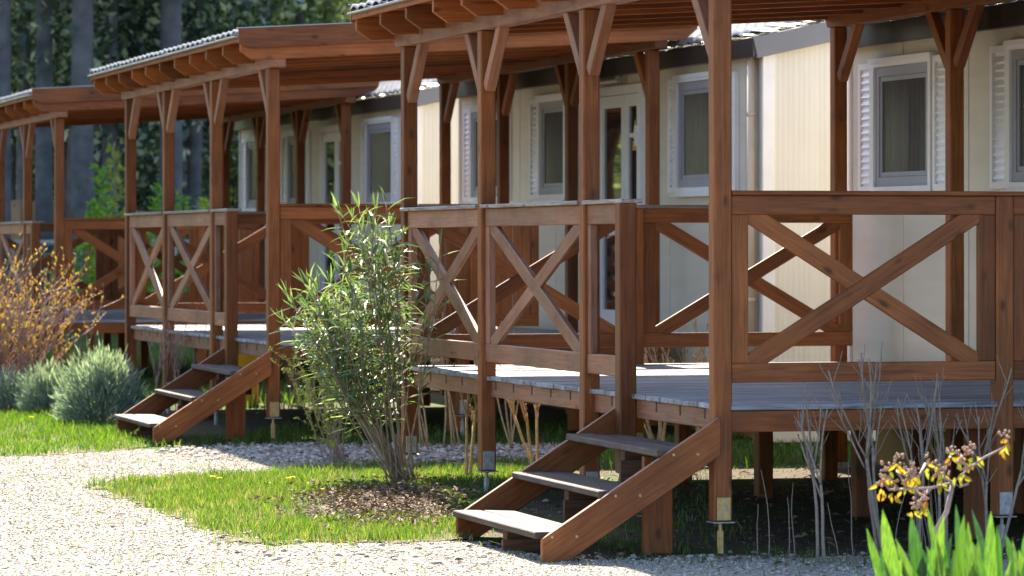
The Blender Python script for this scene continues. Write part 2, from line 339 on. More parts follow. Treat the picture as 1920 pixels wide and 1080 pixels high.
def grass(name, poly_px, n, hmin, hmax, mat, label, wid=0.005, clump=0.0):
    wp = world_poly(poly_px); xs = [p[0] for p in wp]; ys = [p[1] for p in wp]
    k = int(n * 1.0); X = []; Y = []
    while len(X) < k:
        cx = RNG.uniform(min(xs), max(xs), k); cy = RNG.uniform(min(ys), max(ys), k)
        m = in_poly(cx, cy, wp); nz = np.sin(cx * 9 + 2 * np.sin(cy * 7)) * np.sin(cy * 8 + 2 * np.cos(cx * 5)) + .7 * np.sin(cx * 23 + 3 * np.sin(cy * 17)) * np.sin(cy * 19 + cx * 13)
        m &= RNG.uniform(0, 1, k) < (1 - clump * (nz < 0))
        X += list(cx[m]); Y += list(cy[m])
    X = np.array(X[:k]); Y = np.array(Y[:k])
    far_ = (RNG.uniform(0, 1, k) < .12) * 3 + 1; X += RNG.normal(0, 0.03, k) * far_; Y += RNG.normal(0, 0.07, k) * far_
    h = RNG.uniform(hmin, hmax, k) * (0.7 + 0.5 * (np.sin(X * 6.1) * np.sin(Y * 5.3) * .5 + .5)); a = RNG.uniform(0, 2 * np.pi, k); le = RNG.uniform(0.05, 0.75, k) * h
    la = RNG.uniform(0, 2 * np.pi, k); w = wid * RNG.uniform(.6, 1.3, k)
    sx, sy = np.cos(a) * w / 2, np.sin(a) * w / 2; lx, ly = np.cos(la) * le, np.sin(la) * le
    z0 = np.full(k, 0.002)
    V = np.stack([np.stack([X - sx, Y - sy, z0], 1), np.stack([X + sx, Y + sy, z0], 1),
                  np.stack([X + lx * .35 + sx * .8, Y + ly * .35 + sy * .8, h * .6], 1), np.stack([X + lx * .35 - sx * .8, Y + ly * .35 - sy * .8, h * .6], 1),
                  np.stack([X + lx + sx * .1, Y + ly + sy * .1, h], 1), np.stack([X + lx - sx * .1, Y + ly - sy * .1, h], 1)], 1).reshape(-1, 3)
    b = np.arange(k) * 6
    Q = np.concatenate([np.stack([b, b + 1, b + 2, b + 3], 1), np.stack([b + 3, b + 2, b + 4, b + 5], 1)])
    o = link(bpy.data.objects.new(name, np_mesh(name, V, Q, mat))); return tag(o, label, 'grass', kind='stuff')
grass('grass', LAWN1, 42000, 0.015, 0.07, 'grass', 'bright green sunlit grass tongue between the gravel and the steps', 0.0055, 0.85)
grass('grass', LAWN2, 24000, 0.02, 0.08, 'grass', 'strip of short grass in front of the lavender bush', 0.008, 0.85)
grass('grass', LAWN3, 9000, 0.04, 0.10, 'grass', 'taller grass seen underneath the near deck', 0.008, 0.5)
grass('grass', LAWN4, 26000, 0.04, 0.16, 'grass', 'grass seen beneath the middle and far decks', 0.012, 0.5)
grass('grass', [(1080, 905), (1330, 880), (1400, 1040), (1900, 1046), (1900, 1075), (1240, 1062), (1060, 1040)], 1300, 0.02, 0.07, 'grass', 'sparse weeds along the shaded foot of the near terrace', 0.006, 0.8)
grass('grass', [(290, 842), (560, 800), (1060, 800), (1060, 836), (500, 836)], 5000, 0.02, 0.09, 'grass', 'thin shaded grass in front of the middle terrace', 0.008, 0.8)
grass('grass', [(-200, 860), (1500, 860), (1900, 1100), (-200, 1100)], 5000, 0.01, 0.03, 'grass', 'tiny weeds growing through the gravel path', 0.006, 0.9)
grass('dry_grass', LAWN1 , 11000, 0.02, 0.06, 'grass_dry', 'dry straw among the green grass tongue', 0.004, 0.4)
grass('dry_grass', [(480, 935), (700, 925), (860, 940), (870, 985), (700, 1000), (520, 985)], 5000, 0.01, 0.05, 'grass_dry', 'dry straw strewn over the soil mound', 0.005, 0.3)

ICO_V = None
def stones(name, poly_px, n, r0, r1, label, z=0.004, avoid=None):
    t = (1 + 5 ** .5) / 2
    iv = np.array([(-1, t, 0), (1, t, 0), (-1, -t, 0), (1, -t, 0), (0, -1, t), (0, 1, t), (0, -1, -t), (0, 1, -t), (t, 0, -1), (t, 0, 1), (-t, 0, -1), (-t, 0, 1)], float); iv /= np.linalg.norm(iv[0])
    fi = np.array([(0, 11, 5), (0, 5, 1), (0, 1, 7), (0, 7, 10), (0, 10, 11), (1, 5, 9), (5, 11, 4), (11, 10, 2), (10, 7, 6), (7, 1, 8), (3, 9, 4), (3, 4, 2), (3, 2, 6), (3, 6, 8), (3, 8, 9), (4, 9, 5), (2, 4, 11), (6, 2, 10), (8, 6, 7), (9, 8, 1)])
    wp = world_poly(poly_px); xs = [p[0] for p in wp]; ys = [p[1] for p in wp]; X = []; Y = []
    while len(X) < n:
        cx = RNG.uniform(min(xs), max(xs), n); cy = RNG.uniform(min(ys), max(ys), n); m = in_poly(cx, cy, wp)
        # only where the picture can see it, with some margin
        m &= np.abs(cx / cy) < 0.17
        X += list(cx[m]); Y += list(cy[m])
    X = np.array(X[:n]); Y = np.array(Y[:n]); X += RNG.normal(0, .05, n); Y += RNG.normal(0, .12, n); r = r0 + (r1 - r0) * RNG.uniform(0, 1, n) ** 2.2
    sc = r[:, None] * np.stack([RNG.uniform(.7, 1.3, n), RNG.uniform(.7, 1.3, n), RNG.uniform(.35, .75, n)], 1)
    V = iv[None] * (1 + RNG.normal(0, .16, (n, 12, 1))) * sc[:, None, :]
    a = RNG.uniform(0, 2 * np.pi, n); ca, sa = np.cos(a)[:, None], np.sin(a)[:, None]
    V = np.stack([V[..., 0] * ca - V[..., 1] * sa + X[:, None], V[..., 0] * sa + V[..., 1] * ca + Y[:, None], V[..., 2] + z + sc[:, 2:3] * .3], 2)
    Q = (fi[None] + (np.arange(n) * 12)[:, None, None]).reshape(-1, 3)
    o = link(bpy.data.objects.new(name, np_mesh(name, V.reshape(-1, 3), Q, 'stone'))); return tag(o, label, 'gravel', kind='stuff')
stones('gravel', [(-200, 853), (230, 843), (300, 850), (480, 840), (1180, 842), (1180, 872), (960, 880), (640, 880), (480, 893), (168, 911), (260, 945), (400, 1004), (500, 1024), (800, 1014), (900, 1020), (1000, 1048), (1700, 1048), (2300, 1052), (2300, 1130), (-300, 1130)],
       95000, 0.0025, 0.0085, 'pale crushed stone covering the path')
stones('gravel', [(300, 842), (480, 832), (1180, 835), (1180, 872), (960, 878), (560, 868), (380, 860)], 6500, 0.007, 0.024, 'larger white pebbles in the shaded strip beside the middle steps')
stones('gravel', [(168, 905), (500, 1010), (1000, 1040), (1800, 1040), (1800, 1070), (480, 1050)], 220, 0.01, 0.022, 'scattered bigger stones along the edge of the grass')

# soil mound and dead leaves
def mound(px, rx, ry, h, name, label):
    b = B(); n = 28; c = at(*px); vs = []; fs = []
    for i in range(n):
        for j in range(n):
            x, y = (i / (n - 1) * 2 - 1), (j / (n - 1) * 2 - 1); r = math.hypot(x, y)
            z = h * max(0, 1 - r * r) * (1 + .3 * math.sin(7 * x + 3 * y)) + random.uniform(-.012, .012) * (r < .9) + .004 - (0.03 if r > .97 else 0)
            vs.append((c.x + x * rx, c.y + y * ry, z))
    for i in range(n - 1):
        for j in range(n - 1): fs.append((i * n + j, (i + 1) * n + j, (i + 1) * n + j + 1, i * n + j + 1))
    b.add(vs, fs); o = b.obj(name, ['mound'], smooth=True); return struct(o)
mound((700, 962), 0.66, 0.80, 0.045, 'soil_mound', '')
dl = B()
for i in range(4200):
    p = at(random.gauss(725, 75), random.gauss(956, 17)); dl.leaf((p.x, p.y, random.uniform(.03, .08)), (random.uniform(-1, 1), random.uniform(-1, 1), random.uniform(-.2, .4)), (random.uniform(-.5, .5), random.uniform(-.5, .5), 1), random.uniform(.02, .06), random.uniform(.008, .025))
for i in range(900):
    p = row(random.uniform(-1, 9), random.uniform(-.1, 3)); dl.leaf((p.x, p.y, random.uniform(.005, .03)), (random.uniform(-1, 1), random.uniform(-1, 1), random.uniform(-.2, .3)), (random.uniform(-.5, .5), random.uniform(-.5, .5), 1), random.uniform(.03, .08), random.uniform(.015, .04))
for i in range(700):
    p = at(random.uniform(0, 1700), random.uniform(900, 1080)); dl.leaf((p.x, p.y, random.uniform(.012, .02)), (random.uniform(-1, 1), random.uniform(-1, 1), random.uniform(-.1, .2)), (random.uniform(-.5, .5), random.uniform(-.5, .5), 1), random.uniform(.01, .04), random.uniform(.005, .015))
tag(dl.obj('dead_leaves', ['dead']), 'dry fallen leaves and debris over soil mound and under the decks', 'leaf litter', kind='stuff')

# ------------------------------------------------------------------ terrace
CHF = 0.004
def knee(parent, v, u, z, du, name='knee_brace', mat='wood'):
    a = (v, u + du * 0.10, z - 0.40); b = (v, u + du, z + 0.02)
    member(name, (v, u + math.copysign(.02, du), z - 0.335), (v, u + du, z + 0.03), 0.06, 0.072, mat, parent, CHF, up=(1, 0, 0) if False else (0, 0, 1))
def panel(parent, p0, p1, z0, z1, mat, infill='x', rail=0.105, stile=0.085, th=0.042, rails=True):
    """framed railing panel between two plan points (v,u)"""
    p0, p1 = Vector((*p0, 0)), Vector((*p1, 0)); d = (p1 - p0).normalized(); L = (p1 - p0).length; up = Vector((0, 0, 1))
    P = lambda s, z: p0 + d * s + up * z
    member('top_rail', P(0, z1 - rail / 2), P(L, z1 - rail / 2), th, rail, mat, parent, CHF)
    member('bottom_rail', P(0, z0 + rail / 2), P(L, z0 + rail / 2), th, rail, mat, parent, CHF)
    for s in (stile / 2, L - stile / 2):
        o = member('rail_stile', P(s, z0 + rail), P(s, z1 - rail), th - .002, stile, mat, parent, CHF, up=tuple(d))
    if infill == 'x':
        x0, x1, a, b = stile - .01, L - stile + .01, z0 + rail - .01, z1 - rail + .01
        n = d.cross(up); w = 0.088
        ang = math.atan2(b - a, x1 - x0); ca, sa = math.cos(ang), math.sin(ang)
        ex, ez = w / 2 * sa, w / 2 * ca
        member('diagonal', P(x0 + ex, a + ez * .2) - d * .045 * ca - up * .045 * sa + n * .002, P(x1 - ex, b - ez * .2) + d * .045 * ca + up * .045 * sa + n * .002, th - .012, w, mat, parent, CHF, up=tuple(-d * sa + up * ca))
        mx, mz = (x0 + x1) / 2, (a + b) / 2; gp = w * .1
        dd = Vector((x1 - x0 - 2 * ex, 0, a - b + ez * .4)).normalized(); en = .045
        for (sa_, za, sb, zb) in ((x0 + ex - dd.x * en, b - ez * .2 - dd.z * en, mx - dd.x * gp, mz - dd.z * gp), (mx + dd.x * gp, mz + dd.z * gp, x1 - ex + dd.x * en, a + ez * .2 + dd.z * en)):
            member('diagonal', P(sa_, za), P(sb, zb), th - .020, w, mat, parent, CHF, up=tuple(d * sa + up * ca))
    elif infill == 'boards':
        n_ = max(1, round((L - 2 * stile) / 0.12)); w = (L - 2 * stile) / n_
        for i in range(n_):
            member('infill_board', P(stile + (i + .5) * w, z0 + rail), P(stile + (i + .5) * w, z1 - rail), .022, w - .006, mat, parent, .003, up=tuple(d))
DZ, RAILZ, SIDEZ, BEAM = 0.705, 1.70, 1.722, 2.715
SL = 0.058
U = dict(D=0.0, N=1.43, C=2.18, Bp=4.28, A=6.16)
def rod_foot(post, zb, plate_mat, near_dir=(0, -1)):
    # bracket plate on the near face, base plate, threaded column down to the ground (local to terrace)
    return
def make_terrace():
    t = thing('wooden_terrace', '', 'terrace')
    # posts
    def post(v, u, z0, z1, foot=True, fm='brass', mat='wood', w=.09):
        p = member('post', (v, u, z0), (v, u, z1), w, w, mat, t, .007)
        if foot:
            inv = p.matrix_basis.inverted()
            def sub(name, lo, hi, m):
                o = box(name, lo, hi, m, p, .002); o.matrix_basis = inv @ o.matrix_basis; return o
            sub('foot_bracket', (v - .034, u - .055, z0 + .006), (v + .034, u - .046, z0 + .115), fm)
            sub('base_plate', (v - .055, u - .06, z0 - .008), (v + .055, u + .055, z0 - .001), 'zinc')
            b = B(); b.tube([(v, u, z0 - .008), (v, u, z0 - .045)], .009, .009, 8); b.tube([(v, u, z0 - .045), (v, u, .0)], .017, .017, 6)
            o = b.obj('threaded_foot', [fm], p); o.matrix_basis = inv
            bb = B(); bb.tube([(v, u - .055, z0 + .06), (v, u - .062, z0 + .06)], .007, .007, 8)
            o = bb.obj('bolt', ['zinc'], p); o.matrix_basis = inv
        return p
    post(0, U['D'], .153, BEAM, fm='brass'); post(0, U['C'], .153, BEAM, fm='zinc'); post(0, U['Bp'], .153, BEAM, fm='zinc'); post(0, U['A'], .153, BEAM, fm='zinc')
    post(-.03, U['N'], .30, RAILZ - .018, foot=False)
    RZ = BEAM + SL * 2.94
    for u in (0, U['C'], U['Bp'], U['A'] + .13): post(2.92, u, .05, RZ, foot=False)
    post(1.437, 0.0, .153, SIDEZ - .02, fm='zinc'); post(1.49, U['A'], .153, SIDEZ - .02, fm='zinc')
    for v in (1.5, 2.45):
        for u in (0.5, 2.1, 3.7, 5.2): member('deck_support', (v, u, 0), (v, u, DZ - .12), .09, .09, 'wood', t, .006)
    # beams
    def beam(v, z, u0, u1):
        b = B(); h = .145; hw = .05; prof = [(u0, z + .055), (u0, z + h), (u1, z + h), (u1, z + .055), (u1 - .05, z), (u0 + .0, z)]
        n = len(prof); vs = [(v - hw, u, zz) for u, zz in prof] + [(v + hw, u, zz) for u, zz in prof]
        # mesh in its own frame with length on X so that grain runs along it
        vs = [(p[1], -p[0], p[2]) for p in vs]
        fs = [tuple(range(n)), tuple(reversed(range(n, 2 * n)))] + [(i, i + n, (i + 1) % n + n, (i + 1) % n) for i in range(n)]
        b.add(vs, fs); me = b.mesh('beam', ['wood_worn' if v == 0 else 'wood'])
        bm = bmesh.new(); bm.from_mesh(me); bmesh.ops.recalc_face_normals(bm, faces=bm.faces); bmesh.ops.bevel(bm, geom=list(bm.edges), offset=.005, segments=1, affect='EDGES'); bm.to_mesh(me); bm.free()
        place('beam', me, t, Matrix.Rotation(R(90), 4, 'Z'))
    beam(0, BEAM, -.23, 6.37); beam(2.92, RZ, -.23, 6.42)
    for i, u_ in enumerate((0, U['C'], U['Bp'], U['A'])):
        for v, z, m in ((0, BEAM, 'wood_worn'), (2.92, RZ, 'wood')):
            u = u_ + (.13 if i == 3 and v > 1 else 0)
            if i > 0: knee(t, v, u - .045, z, -.345, mat=m)
            if i < 3: knee(t, v, u + .045, z, .345, mat=m)
    # rafters with cut tails
    nr = 11; us = [-.22 + i * .661 for i in range(nr)]
    v0, v1, hr, wr = -.29, 3.2, .145, .045
    zb = lambda v: BEAM + .06 + SL * v
    prof = [(v0, zb(v0) + hr - .077), (v0, zb(v0) + hr), (v1, zb(v1) + hr), (v1, zb(v1) + .08), (v1 - .10, zb(v1 - .1)), (v0 + .09, zb(v0 + .09))]
    b = B(); n = len(prof); b.add([(v, -wr / 2, z) for v, z in prof] + [(v, wr / 2, z) for v, z in prof],
        [tuple(range(n)), tuple(reversed(range(n, 2 * n)))] + [(i, i + n, (i + 1) % n + n, (i + 1) % n) for i in range(n)])
    me = b.mesh('rafter', ['wood_red']); bm = bmesh.new(); bm.from_mesh(me); bmesh.ops.recalc_face_normals(bm, faces=bm.faces); bmesh.ops.bevel(bm, geom=list(bm.edges), offset=.003, segments=1, affect='EDGES'); bm.to_mesh(me); bm.free()
    for u in us: place('rafter', me, t, Matrix.Translation((0, u, 0)))
    zt = lambda v: zb(v) + hr
    # barge boards at both ends, boarding, drip edge, tiles
    for u in (-.262, 6.452):
        b = B(); pr = [(v0 - .02, zt(v0) - .02), (v0 - .02, zt(v0) + .085), (v1, zt(v1) + .085), (v1, zt(v1) - .05), (v0 + .07, zt(v0) - .055)]
        n = len(pr); b.add([(v, u - .013, z) for v, z in pr] + [(v, u + .013, z) for v, z in pr], [tuple(range(n)), tuple(reversed(range(n, 2 * n)))] + [(i, i + n, (i + 1) % n + n, (i + 1) % n) for i in range(n)])
        me = b.mesh('barge_board', ['wood']); bm = bmesh.new(); bm.from_mesh(me); bmesh.ops.recalc_face_normals(bm, faces=bm.faces); bm.to_mesh(me); bm.free(); bo = place('barge_board', me, t, Matrix())
        member('metal_edge', (v0 - .03, u, zt(v0) + .089), (v1, u, zt(v1) + .089), .045, .008, 'drip', t, .002)
    member('roof_boarding', (v0 + .01, 3.095, zt(v0) + .011), (v1 - .01, 3.095, zt(v1) + .011), 6.66, .02, 'wood_red', t, .002)
    member('eave_board', (v0 - .006, -.24, zt(v0) + .006), (v0 - .006, 6.43, zt(v0) + .006), .02, .03, 'wood_red', t, .002)
    member('drip_edge', (v0 - .03, -.24, zt(v0) + .028), (v0 - .03, 6.43, zt(v0) + .028), .04, .014, 'drip', t, .002)
    tile_roof(t, v0 - .03, v1, -.235, 6.43, zt(v0) + .035, SL)
    # deck boards, run front to back
    nb = 52; pit = 6.24 / nb
    for i in range(nb):
        u = -.045 + (i + .5) * pit; e = random.uniform(-.006, .004)
        member('deck_board', (-.012 + e, u, DZ - .013 + random.uniform(-.0015, .0015)), (3.1, u, DZ - .013), pit - .006, .026, 'grey', t, .004)
    member('fascia_board', (.03, -.03, DZ - .075), (.03, 6.18, DZ - .075), .03, .095, 'wood_worn', t, .003)
    member('fascia_board', (.03, -.022, DZ - .080), (3.05, -.022, DZ - .080), .028, .100, 'wood', t, .003)
    member('fascia_board', (.03, 6.17, DZ - .080), (3.05, 6.17, DZ - .080), .028, .100, 'wood', t, .003)
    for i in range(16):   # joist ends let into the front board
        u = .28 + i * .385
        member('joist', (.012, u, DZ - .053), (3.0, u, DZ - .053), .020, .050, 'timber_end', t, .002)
    # railings
    fz0 = DZ + .082
    W2 = 'wood_worn'
    panel(t, (0, U['C'] + .045), (0, U['Bp'] - .045), fz0, RAILZ - .022, W2)
    panel(t, (0, U['Bp'] + .045), (0, U['A'] - .045), fz0, RAILZ - .022, W2)
    panel(t, (-.005, U['N'] + .045), (-.005, U['C'] - .045), fz0, RAILZ - .022, W2, None, stile=.06)
    for a, b_ in ((U['N'] - .05, U['C'] - .046), (U['C'] + .046, U['Bp'] - .046), (U['Bp'] + .046, U['A'] + .02)):
        member('rail_cap', (0 if a > 2 else -.012, a, RAILZ - .011), (0, b_, RAILZ - .011), .115, .022, 'cap', t, .004)
    for u in (0.0, U['A']):
        s = -.012 if u == 0 else 0
        z0 = DZ + .105
        panel(t, (.045, u + s), ((1.391 if u == 0 else 1.445), u + s), z0, SIDEZ - .022, 'wood', rail=.092)
        if u == 0: panel(t, (1.483, u + s), (2.02, u + s), z0, SIDEZ - .022, 'wood', 'boards', rail=.09, stile=.06)
        else: panel(t, (1.535, u), (2.96, u), z0, SIDEZ - .022, 'wood', rail=.092)
        member('rail_cap', (.046, u, SIDEZ - .011), (2.05 if u == 0 else 2.96, u, SIDEZ - .011), .11, .022, 'wood' if u == 0 else 'cap', t, .004)
    return t
def tile_roof(parent, v0, v1, u0, u1, z0, sl, rev=False, du=.2, dv=.17, drop=.024, name='roof_tiles'):
    V = []; Q = []; nv = int(round((v1 - v0) / dv)); nu = int(round((u1 - u0) / du)); dv = (v1 - v0) / nv; du = (u1 - u0) / nu
    K = 6; n = 0
    for i in range(nv):
        for j in range(nu):
            a = v0 + i * dv; b = a + dv * 1.12; off = (du / 2 if i % 2 else 0); uu = u0 + j * du + off
            if uu + du > u1 + .01: continue
            g = random.uniform(-.003, .003)
            rows = []
            for vv, lift in ((a, drop), (b, .000)):
                for k in range(K + 1):
                    s = k / K; V.append((vv, uu + .004 + s * (du - .008), z0 + sl * (vv - v0) + lift + g + .026 * math.sin(math.pi * s) ** .8))
            for k in range(K): Q.append((n + k, n + K + 1 + k, n + K + 2 + k, n + k + 1) if not rev else (n + k, n + k + 1, n + K + 2 + k, n + K + 1 + k))
            m = n + 2 * (K + 1)
            for k in range(K + 1): x = V[n + k]; V.append((x[0], x[1], x[2] - drop * .8))
            for k in range(K): Q.append((n + k, n + k + 1, m + k + 1, m + k))
            n = len(V)
    me = np_mesh(name, np.array(V), np.array(Q), 'tile'); o = link(bpy.data.objects.new(name, me)); o.parent = parent; o['kind'] = 'stuff'
    return o
T = [make_terrace()]
CH = {}
def index_children():
    CH.clear()
    for o in bpy.data.objects:
        if o.parent: CH.setdefault(o.parent.name, []).append(o)
index_children()
for i in range(2): T.append(copy_tree(T[0]))
tl = ['nearest stained wood terrace with curled grey deck, at right behind the bare stems', 'middle roofed wooden terrace behind the oleander bush', 'farthest roofed wooden terrace at left, behind the orange budding shrub']
for i, t in enumerate(T):
    p = D0 + PITCH * i; t.location = (p.x, p.y, (0, .02, -.04)[i]); t.rotation_mode = 'XYZ'
    t.rotation_euler = (R(-.17), 0, TH)   # the decks fall slightly along the row
    t.location.z += .02
    t['label'] = tl[i]; t['group'] = 'wooden terraces along the row of mobile homes'
T[0]['label'] = 'nearest roofed wooden terrace, filling the right of the picture'

# ------------------------------------------------------------------ steps
def make_steps():
    t = thing('wooden_steps', '', 'steps')
    def stringer(u):
        b = B(); pr = [(-.03, .49), (-.03, .672), (-.905, .112), (-.905, .0), (-.79, .0)]
        n = len(pr); w = .04; b.add([(v, u - w / 2, z) for v, z in pr] + [(v, u + w / 2, z) for v, z in pr], [tuple(range(n)), tuple(reversed(range(n, 2 * n)))] + [(i, i + n, (i + 1) % n + n, (i + 1) % n) for i in range(n)])
        # put grain along the slope: rotate mesh into an inclined frame
        me = b.mesh('stringer', ['wood']); a = math.atan2(.56, .875); rm = Matrix.Rotation(a, 4, 'Y'); me.transform(rm)
        bm = bmesh.new(); bm.from_mesh(me); bmesh.ops.recalc_face_normals(bm, faces=bm.faces); bmesh.ops.bevel(bm, geom=list(bm.edges), offset=.004, segments=1, affect='EDGES'); bm.to_mesh(me); bm.free()
        return place('stringer', me, t, rm.inverted())
    s0 = stringer(-.075); s1 = stringer(1.50)
    inv = s0.matrix_basis.inverted()
    for k, (vf, z) in enumerate(((-.93, .142), (-.62, .328), (-.335, .517))):
        for j in range(2):
            a = vf + j * .146
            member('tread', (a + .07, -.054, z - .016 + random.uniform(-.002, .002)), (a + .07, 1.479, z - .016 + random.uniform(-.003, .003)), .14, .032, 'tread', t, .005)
        for dv in (.07, .19):
            b = B(); b.tube([(vf + dv, -.094, z - .02), (vf + dv, -.101, z - .02)], .008, .007, 8); o = b.obj('bolt', ['brass'], s0); o.matrix_basis = inv
        # saw-tooth block of the middle carriage
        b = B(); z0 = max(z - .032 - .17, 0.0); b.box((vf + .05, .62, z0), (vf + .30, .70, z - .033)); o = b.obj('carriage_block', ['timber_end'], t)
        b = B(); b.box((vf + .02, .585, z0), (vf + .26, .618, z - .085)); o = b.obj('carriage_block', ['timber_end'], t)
    member('support_plank', (-.22, .30, 0), (-.22, .30, .47), .145, .04, 'wood', t, .004, up=(0, 1, 0))
    return t
ST = [make_steps()]
index_children()
for i in range(2): ST.append(copy_tree(ST[0]))
sl_ = ['three wooden steps of the nearest terrace, weathered grey treads, by the bottom centre', 'three wooden steps beside the lavender bush, at the middle terrace', 'wooden steps of the farthest terrace hidden behind the orange budding shrub']
for i, t in enumerate(ST):
    p = D0 + PITCH * i; t.location = p; t.rotation_euler = (0, 0, TH); t['label'] = sl_[i]; t['group'] = 'wooden steps up to the terraces'
ST[1].location.z = .02

# ------------------------------------------------------------------ mobile homes
WV, WU0, WU1, WD = 3.2, -1.75, 6.79, 4.0
def make_home():
    t = thing('mobile_home', '', 'mobile home')
    wb, wt = .30, 2.80
    # front wall as panels with open joints
    cuts = [WU0, -1.28, .35, .92, 2.40, 3.66, 4.86, 5.82, WU1]
    cuts = [WU0, -1.35, .45, 1.0, 2.35, 3.62, 4.75, 5.86, WU1]
    for a, b_ in zip(cuts[:-1], cuts[1:]):
        box('wall_panel', (WV, a + .006, wb), (WV + .05, b_ - .006, wt), 'wall', t, .002)
    box('joint_backing', (WV + .052, WU0 + .02, wb), (WV + .07, WU1 - .02, wt), 'seam', t, 0)
    # ribbed end walls
    for u, s in ((WU0, -1), (WU1, 1)):
        b = B(); n = 100; vs = []; fs = []
        for i in range(n * 2 + 1):
            v = WV + .012 + (WD - .024) * i / (n * 2); d = .002 if i % 2 else 0
            v_in = v - WV; top = wt + .22 * min(v_in, WD - v_in) + .02
            vs += [(v, u + s * d, wb), (v, u + s * d, top)]
        for i in range(n * 2): fs.append((2 * i, 2 * i + 2, 2 * i + 3, 2 * i + 1))
        b.add(vs, fs); b.obj('end_wall', ['wall_end'], t)
        box('corner_trim', (WV - .02, min(u, u + s * .03), wb), (WV + .07, max(u, u + s * .03), wt), 'white', t, .003)
    box('rear_wall', (WV + WD - .06, WU0, wb), (WV + WD, WU1, wt), 'wall', t, 0)
    # skirting boards
    for k in range(8):
        a = WU0 + .1 + k * (WU1 - WU0 - .2) / 8; b_ = a + (WU1 - WU0 - .2) / 8 - .02
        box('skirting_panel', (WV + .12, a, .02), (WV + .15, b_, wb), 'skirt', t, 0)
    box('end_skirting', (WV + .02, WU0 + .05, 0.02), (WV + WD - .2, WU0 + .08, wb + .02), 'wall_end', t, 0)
    # fascia and roof
    vr = WV - .10; pz = 2.765
    box('eave_fascia', (vr - .02, WU0 - .10, pz), (vr, WU1 - .035, pz + .135), 'fascia', t, .002)
    box('soffit', (vr, WU0 - .08, pz + .01), (WV + .01, WU1 + .02, pz + .02), 'fascia', t, 0)
    rv = WV + WD / 2
    zr = pz + .135 + .22 * (rv - vr)
    for u in (WU0 - .105, WU1 - .03):
        for (va, vb, za, zb_) in ((vr - .005, rv, pz + .064, zr - .075), (rv, 2 * rv - vr + .03, zr - .075, pz + .06)):
            member('barge_fascia', (va, u, za), (vb, u, zb_), .02, .15, 'fascia_skylit', t, .002)
    for sgn in (1, -1):
        b = B(); b.add([(vr - .02, WU0 - .1, pz + .137), (rv, WU0 - .1, zr), (rv, WU1 - .035, zr), (vr - .02, WU1 - .035, pz + .137)], [(0, 3, 2, 1)])
        if sgn < 0: b.v = [(2 * rv - x, y, z) for x, y, z in b.v]
        b.obj('roof_sheet', ['fascia'], t)
    tile_roof(t, vr - .04, rv, WU0 - .11, WU1 - .02, pz + .135, .22, du=.22, dv=.2, drop=.045)
    box('ridge_cap', (rv - .09, WU0 - .11, zr + .01), (rv + .09, WU1 - .02, zr + .06), 'tile', t, .02)
    b = B(); b.tube([(WV - .05, WU0 + .13, pz + .05), (WV - .05, WU0 + .13, .45)], .035, .035, 10); b.tube([(WV - .05, WU0 + .13, 2.35), (WV - .05, WU0 + .13, 2.38)], .039, .039, 10)
    b.tube([(WV - .05, WU0 + .13, 1.02), (WV - .05, WU0 + .13, 1.05)], .039, .039, 10); b.obj('downpipe', ['pipe'], t, True)
    # windows
    def window(u0, u1, z0, z1, sh):
        w = B(); f = WV - .045
        def fr(b, a0, a1, c0, c1, wd, v0, v1):
            b.box((v0, a0, c0), (v1, a0 + wd, c1)); b.box((v0, a1 - wd, c0), (v1, a1, c1)); b.box((v0, a0 + wd, c1 - wd), (v1, a1 - wd, c1)); b.box((v0, a0 + wd, c0), (v1, a1 - wd, c0 + wd))
        fr(w, u0, u1, z0, z1, .045, f, WV - .002); w.box((f - .012, u0 - .02, z1 - .02), (WV - .002, u1 + .02, z1 + .012)); w.box((f - .03, u0 - .02, z0 - .025), (WV - .002, u1 + .02, z0 - .001))
        wo = w.obj('window', ['white'], t)
        s = B(); fr(s, u0 + .047, u1 - .047, z0 + .047, z1 - .047, .06, WV - .028, WV - .003)
        fr(s, u0 + .109, u1 - .109, z0 + .109, z1 - .109, .03, WV - .020, WV - .003)
        s.obj('sash', ['sash'], wo)
        p = B(); p.box((WV - .010, u0 + .11, z0 + .11), (WV - .001, u1 - .11, z1 - .11)); p.obj('pane', ['glass'], wo)
        for (a, b_) in ((u0 - .012 - sh, u0 - .012), (u1 + .012, u1 + .012 + sh)):
            h = B(); fr(h, a, b_, z0 + .01, z1 - .01, .04, WV - .035, WV - .002); h.box((WV - .016, a + .04, z0 + .05), (WV - .004, b_ - .04, z1 - .05))
            k = 0; zz = z0 + .07
            while zz < z1 - .09:
                h.add([(WV - .034, a + .045, zz), (WV - .034, b_ - .045, zz), (WV - .016, b_ - .045, zz + .034), (WV - .016, a + .045, zz + .034), (WV - .016, a + .045, zz), (WV - .016, b_ - .045, zz)],
                      [(0, 3, 2, 1), (0, 1, 5, 4), (0, 4, 3), (1, 2, 5)]); zz += .047
            so_ = h.obj('shutter', ['white'], t)
    window(-1.0, .20, 1.815, 2.70, .19); window(3.20, 4.05, 1.80, 2.68, .27); window(5.28, 6.33, 1.80, 2.67, .25)
    # double door
    a, b_, z0, z1 = 1.05, 2.27, .70, 2.69
    d = B()
    for lo, hi in (((WV - .05, a, z0), (WV - .002, a + .06, z1)), ((WV - .05, b_ - .06, z0), (WV - .002, b_, z1)), ((WV - .05, a + .06, z1 - .07), (WV - .002, b_ - .06, z1)), ((WV - .05, a + .06, z0), (WV - .002, b_ - .06, z0 + .05))): d.box(lo, hi)
    do = d.obj('door', ['white'], t)
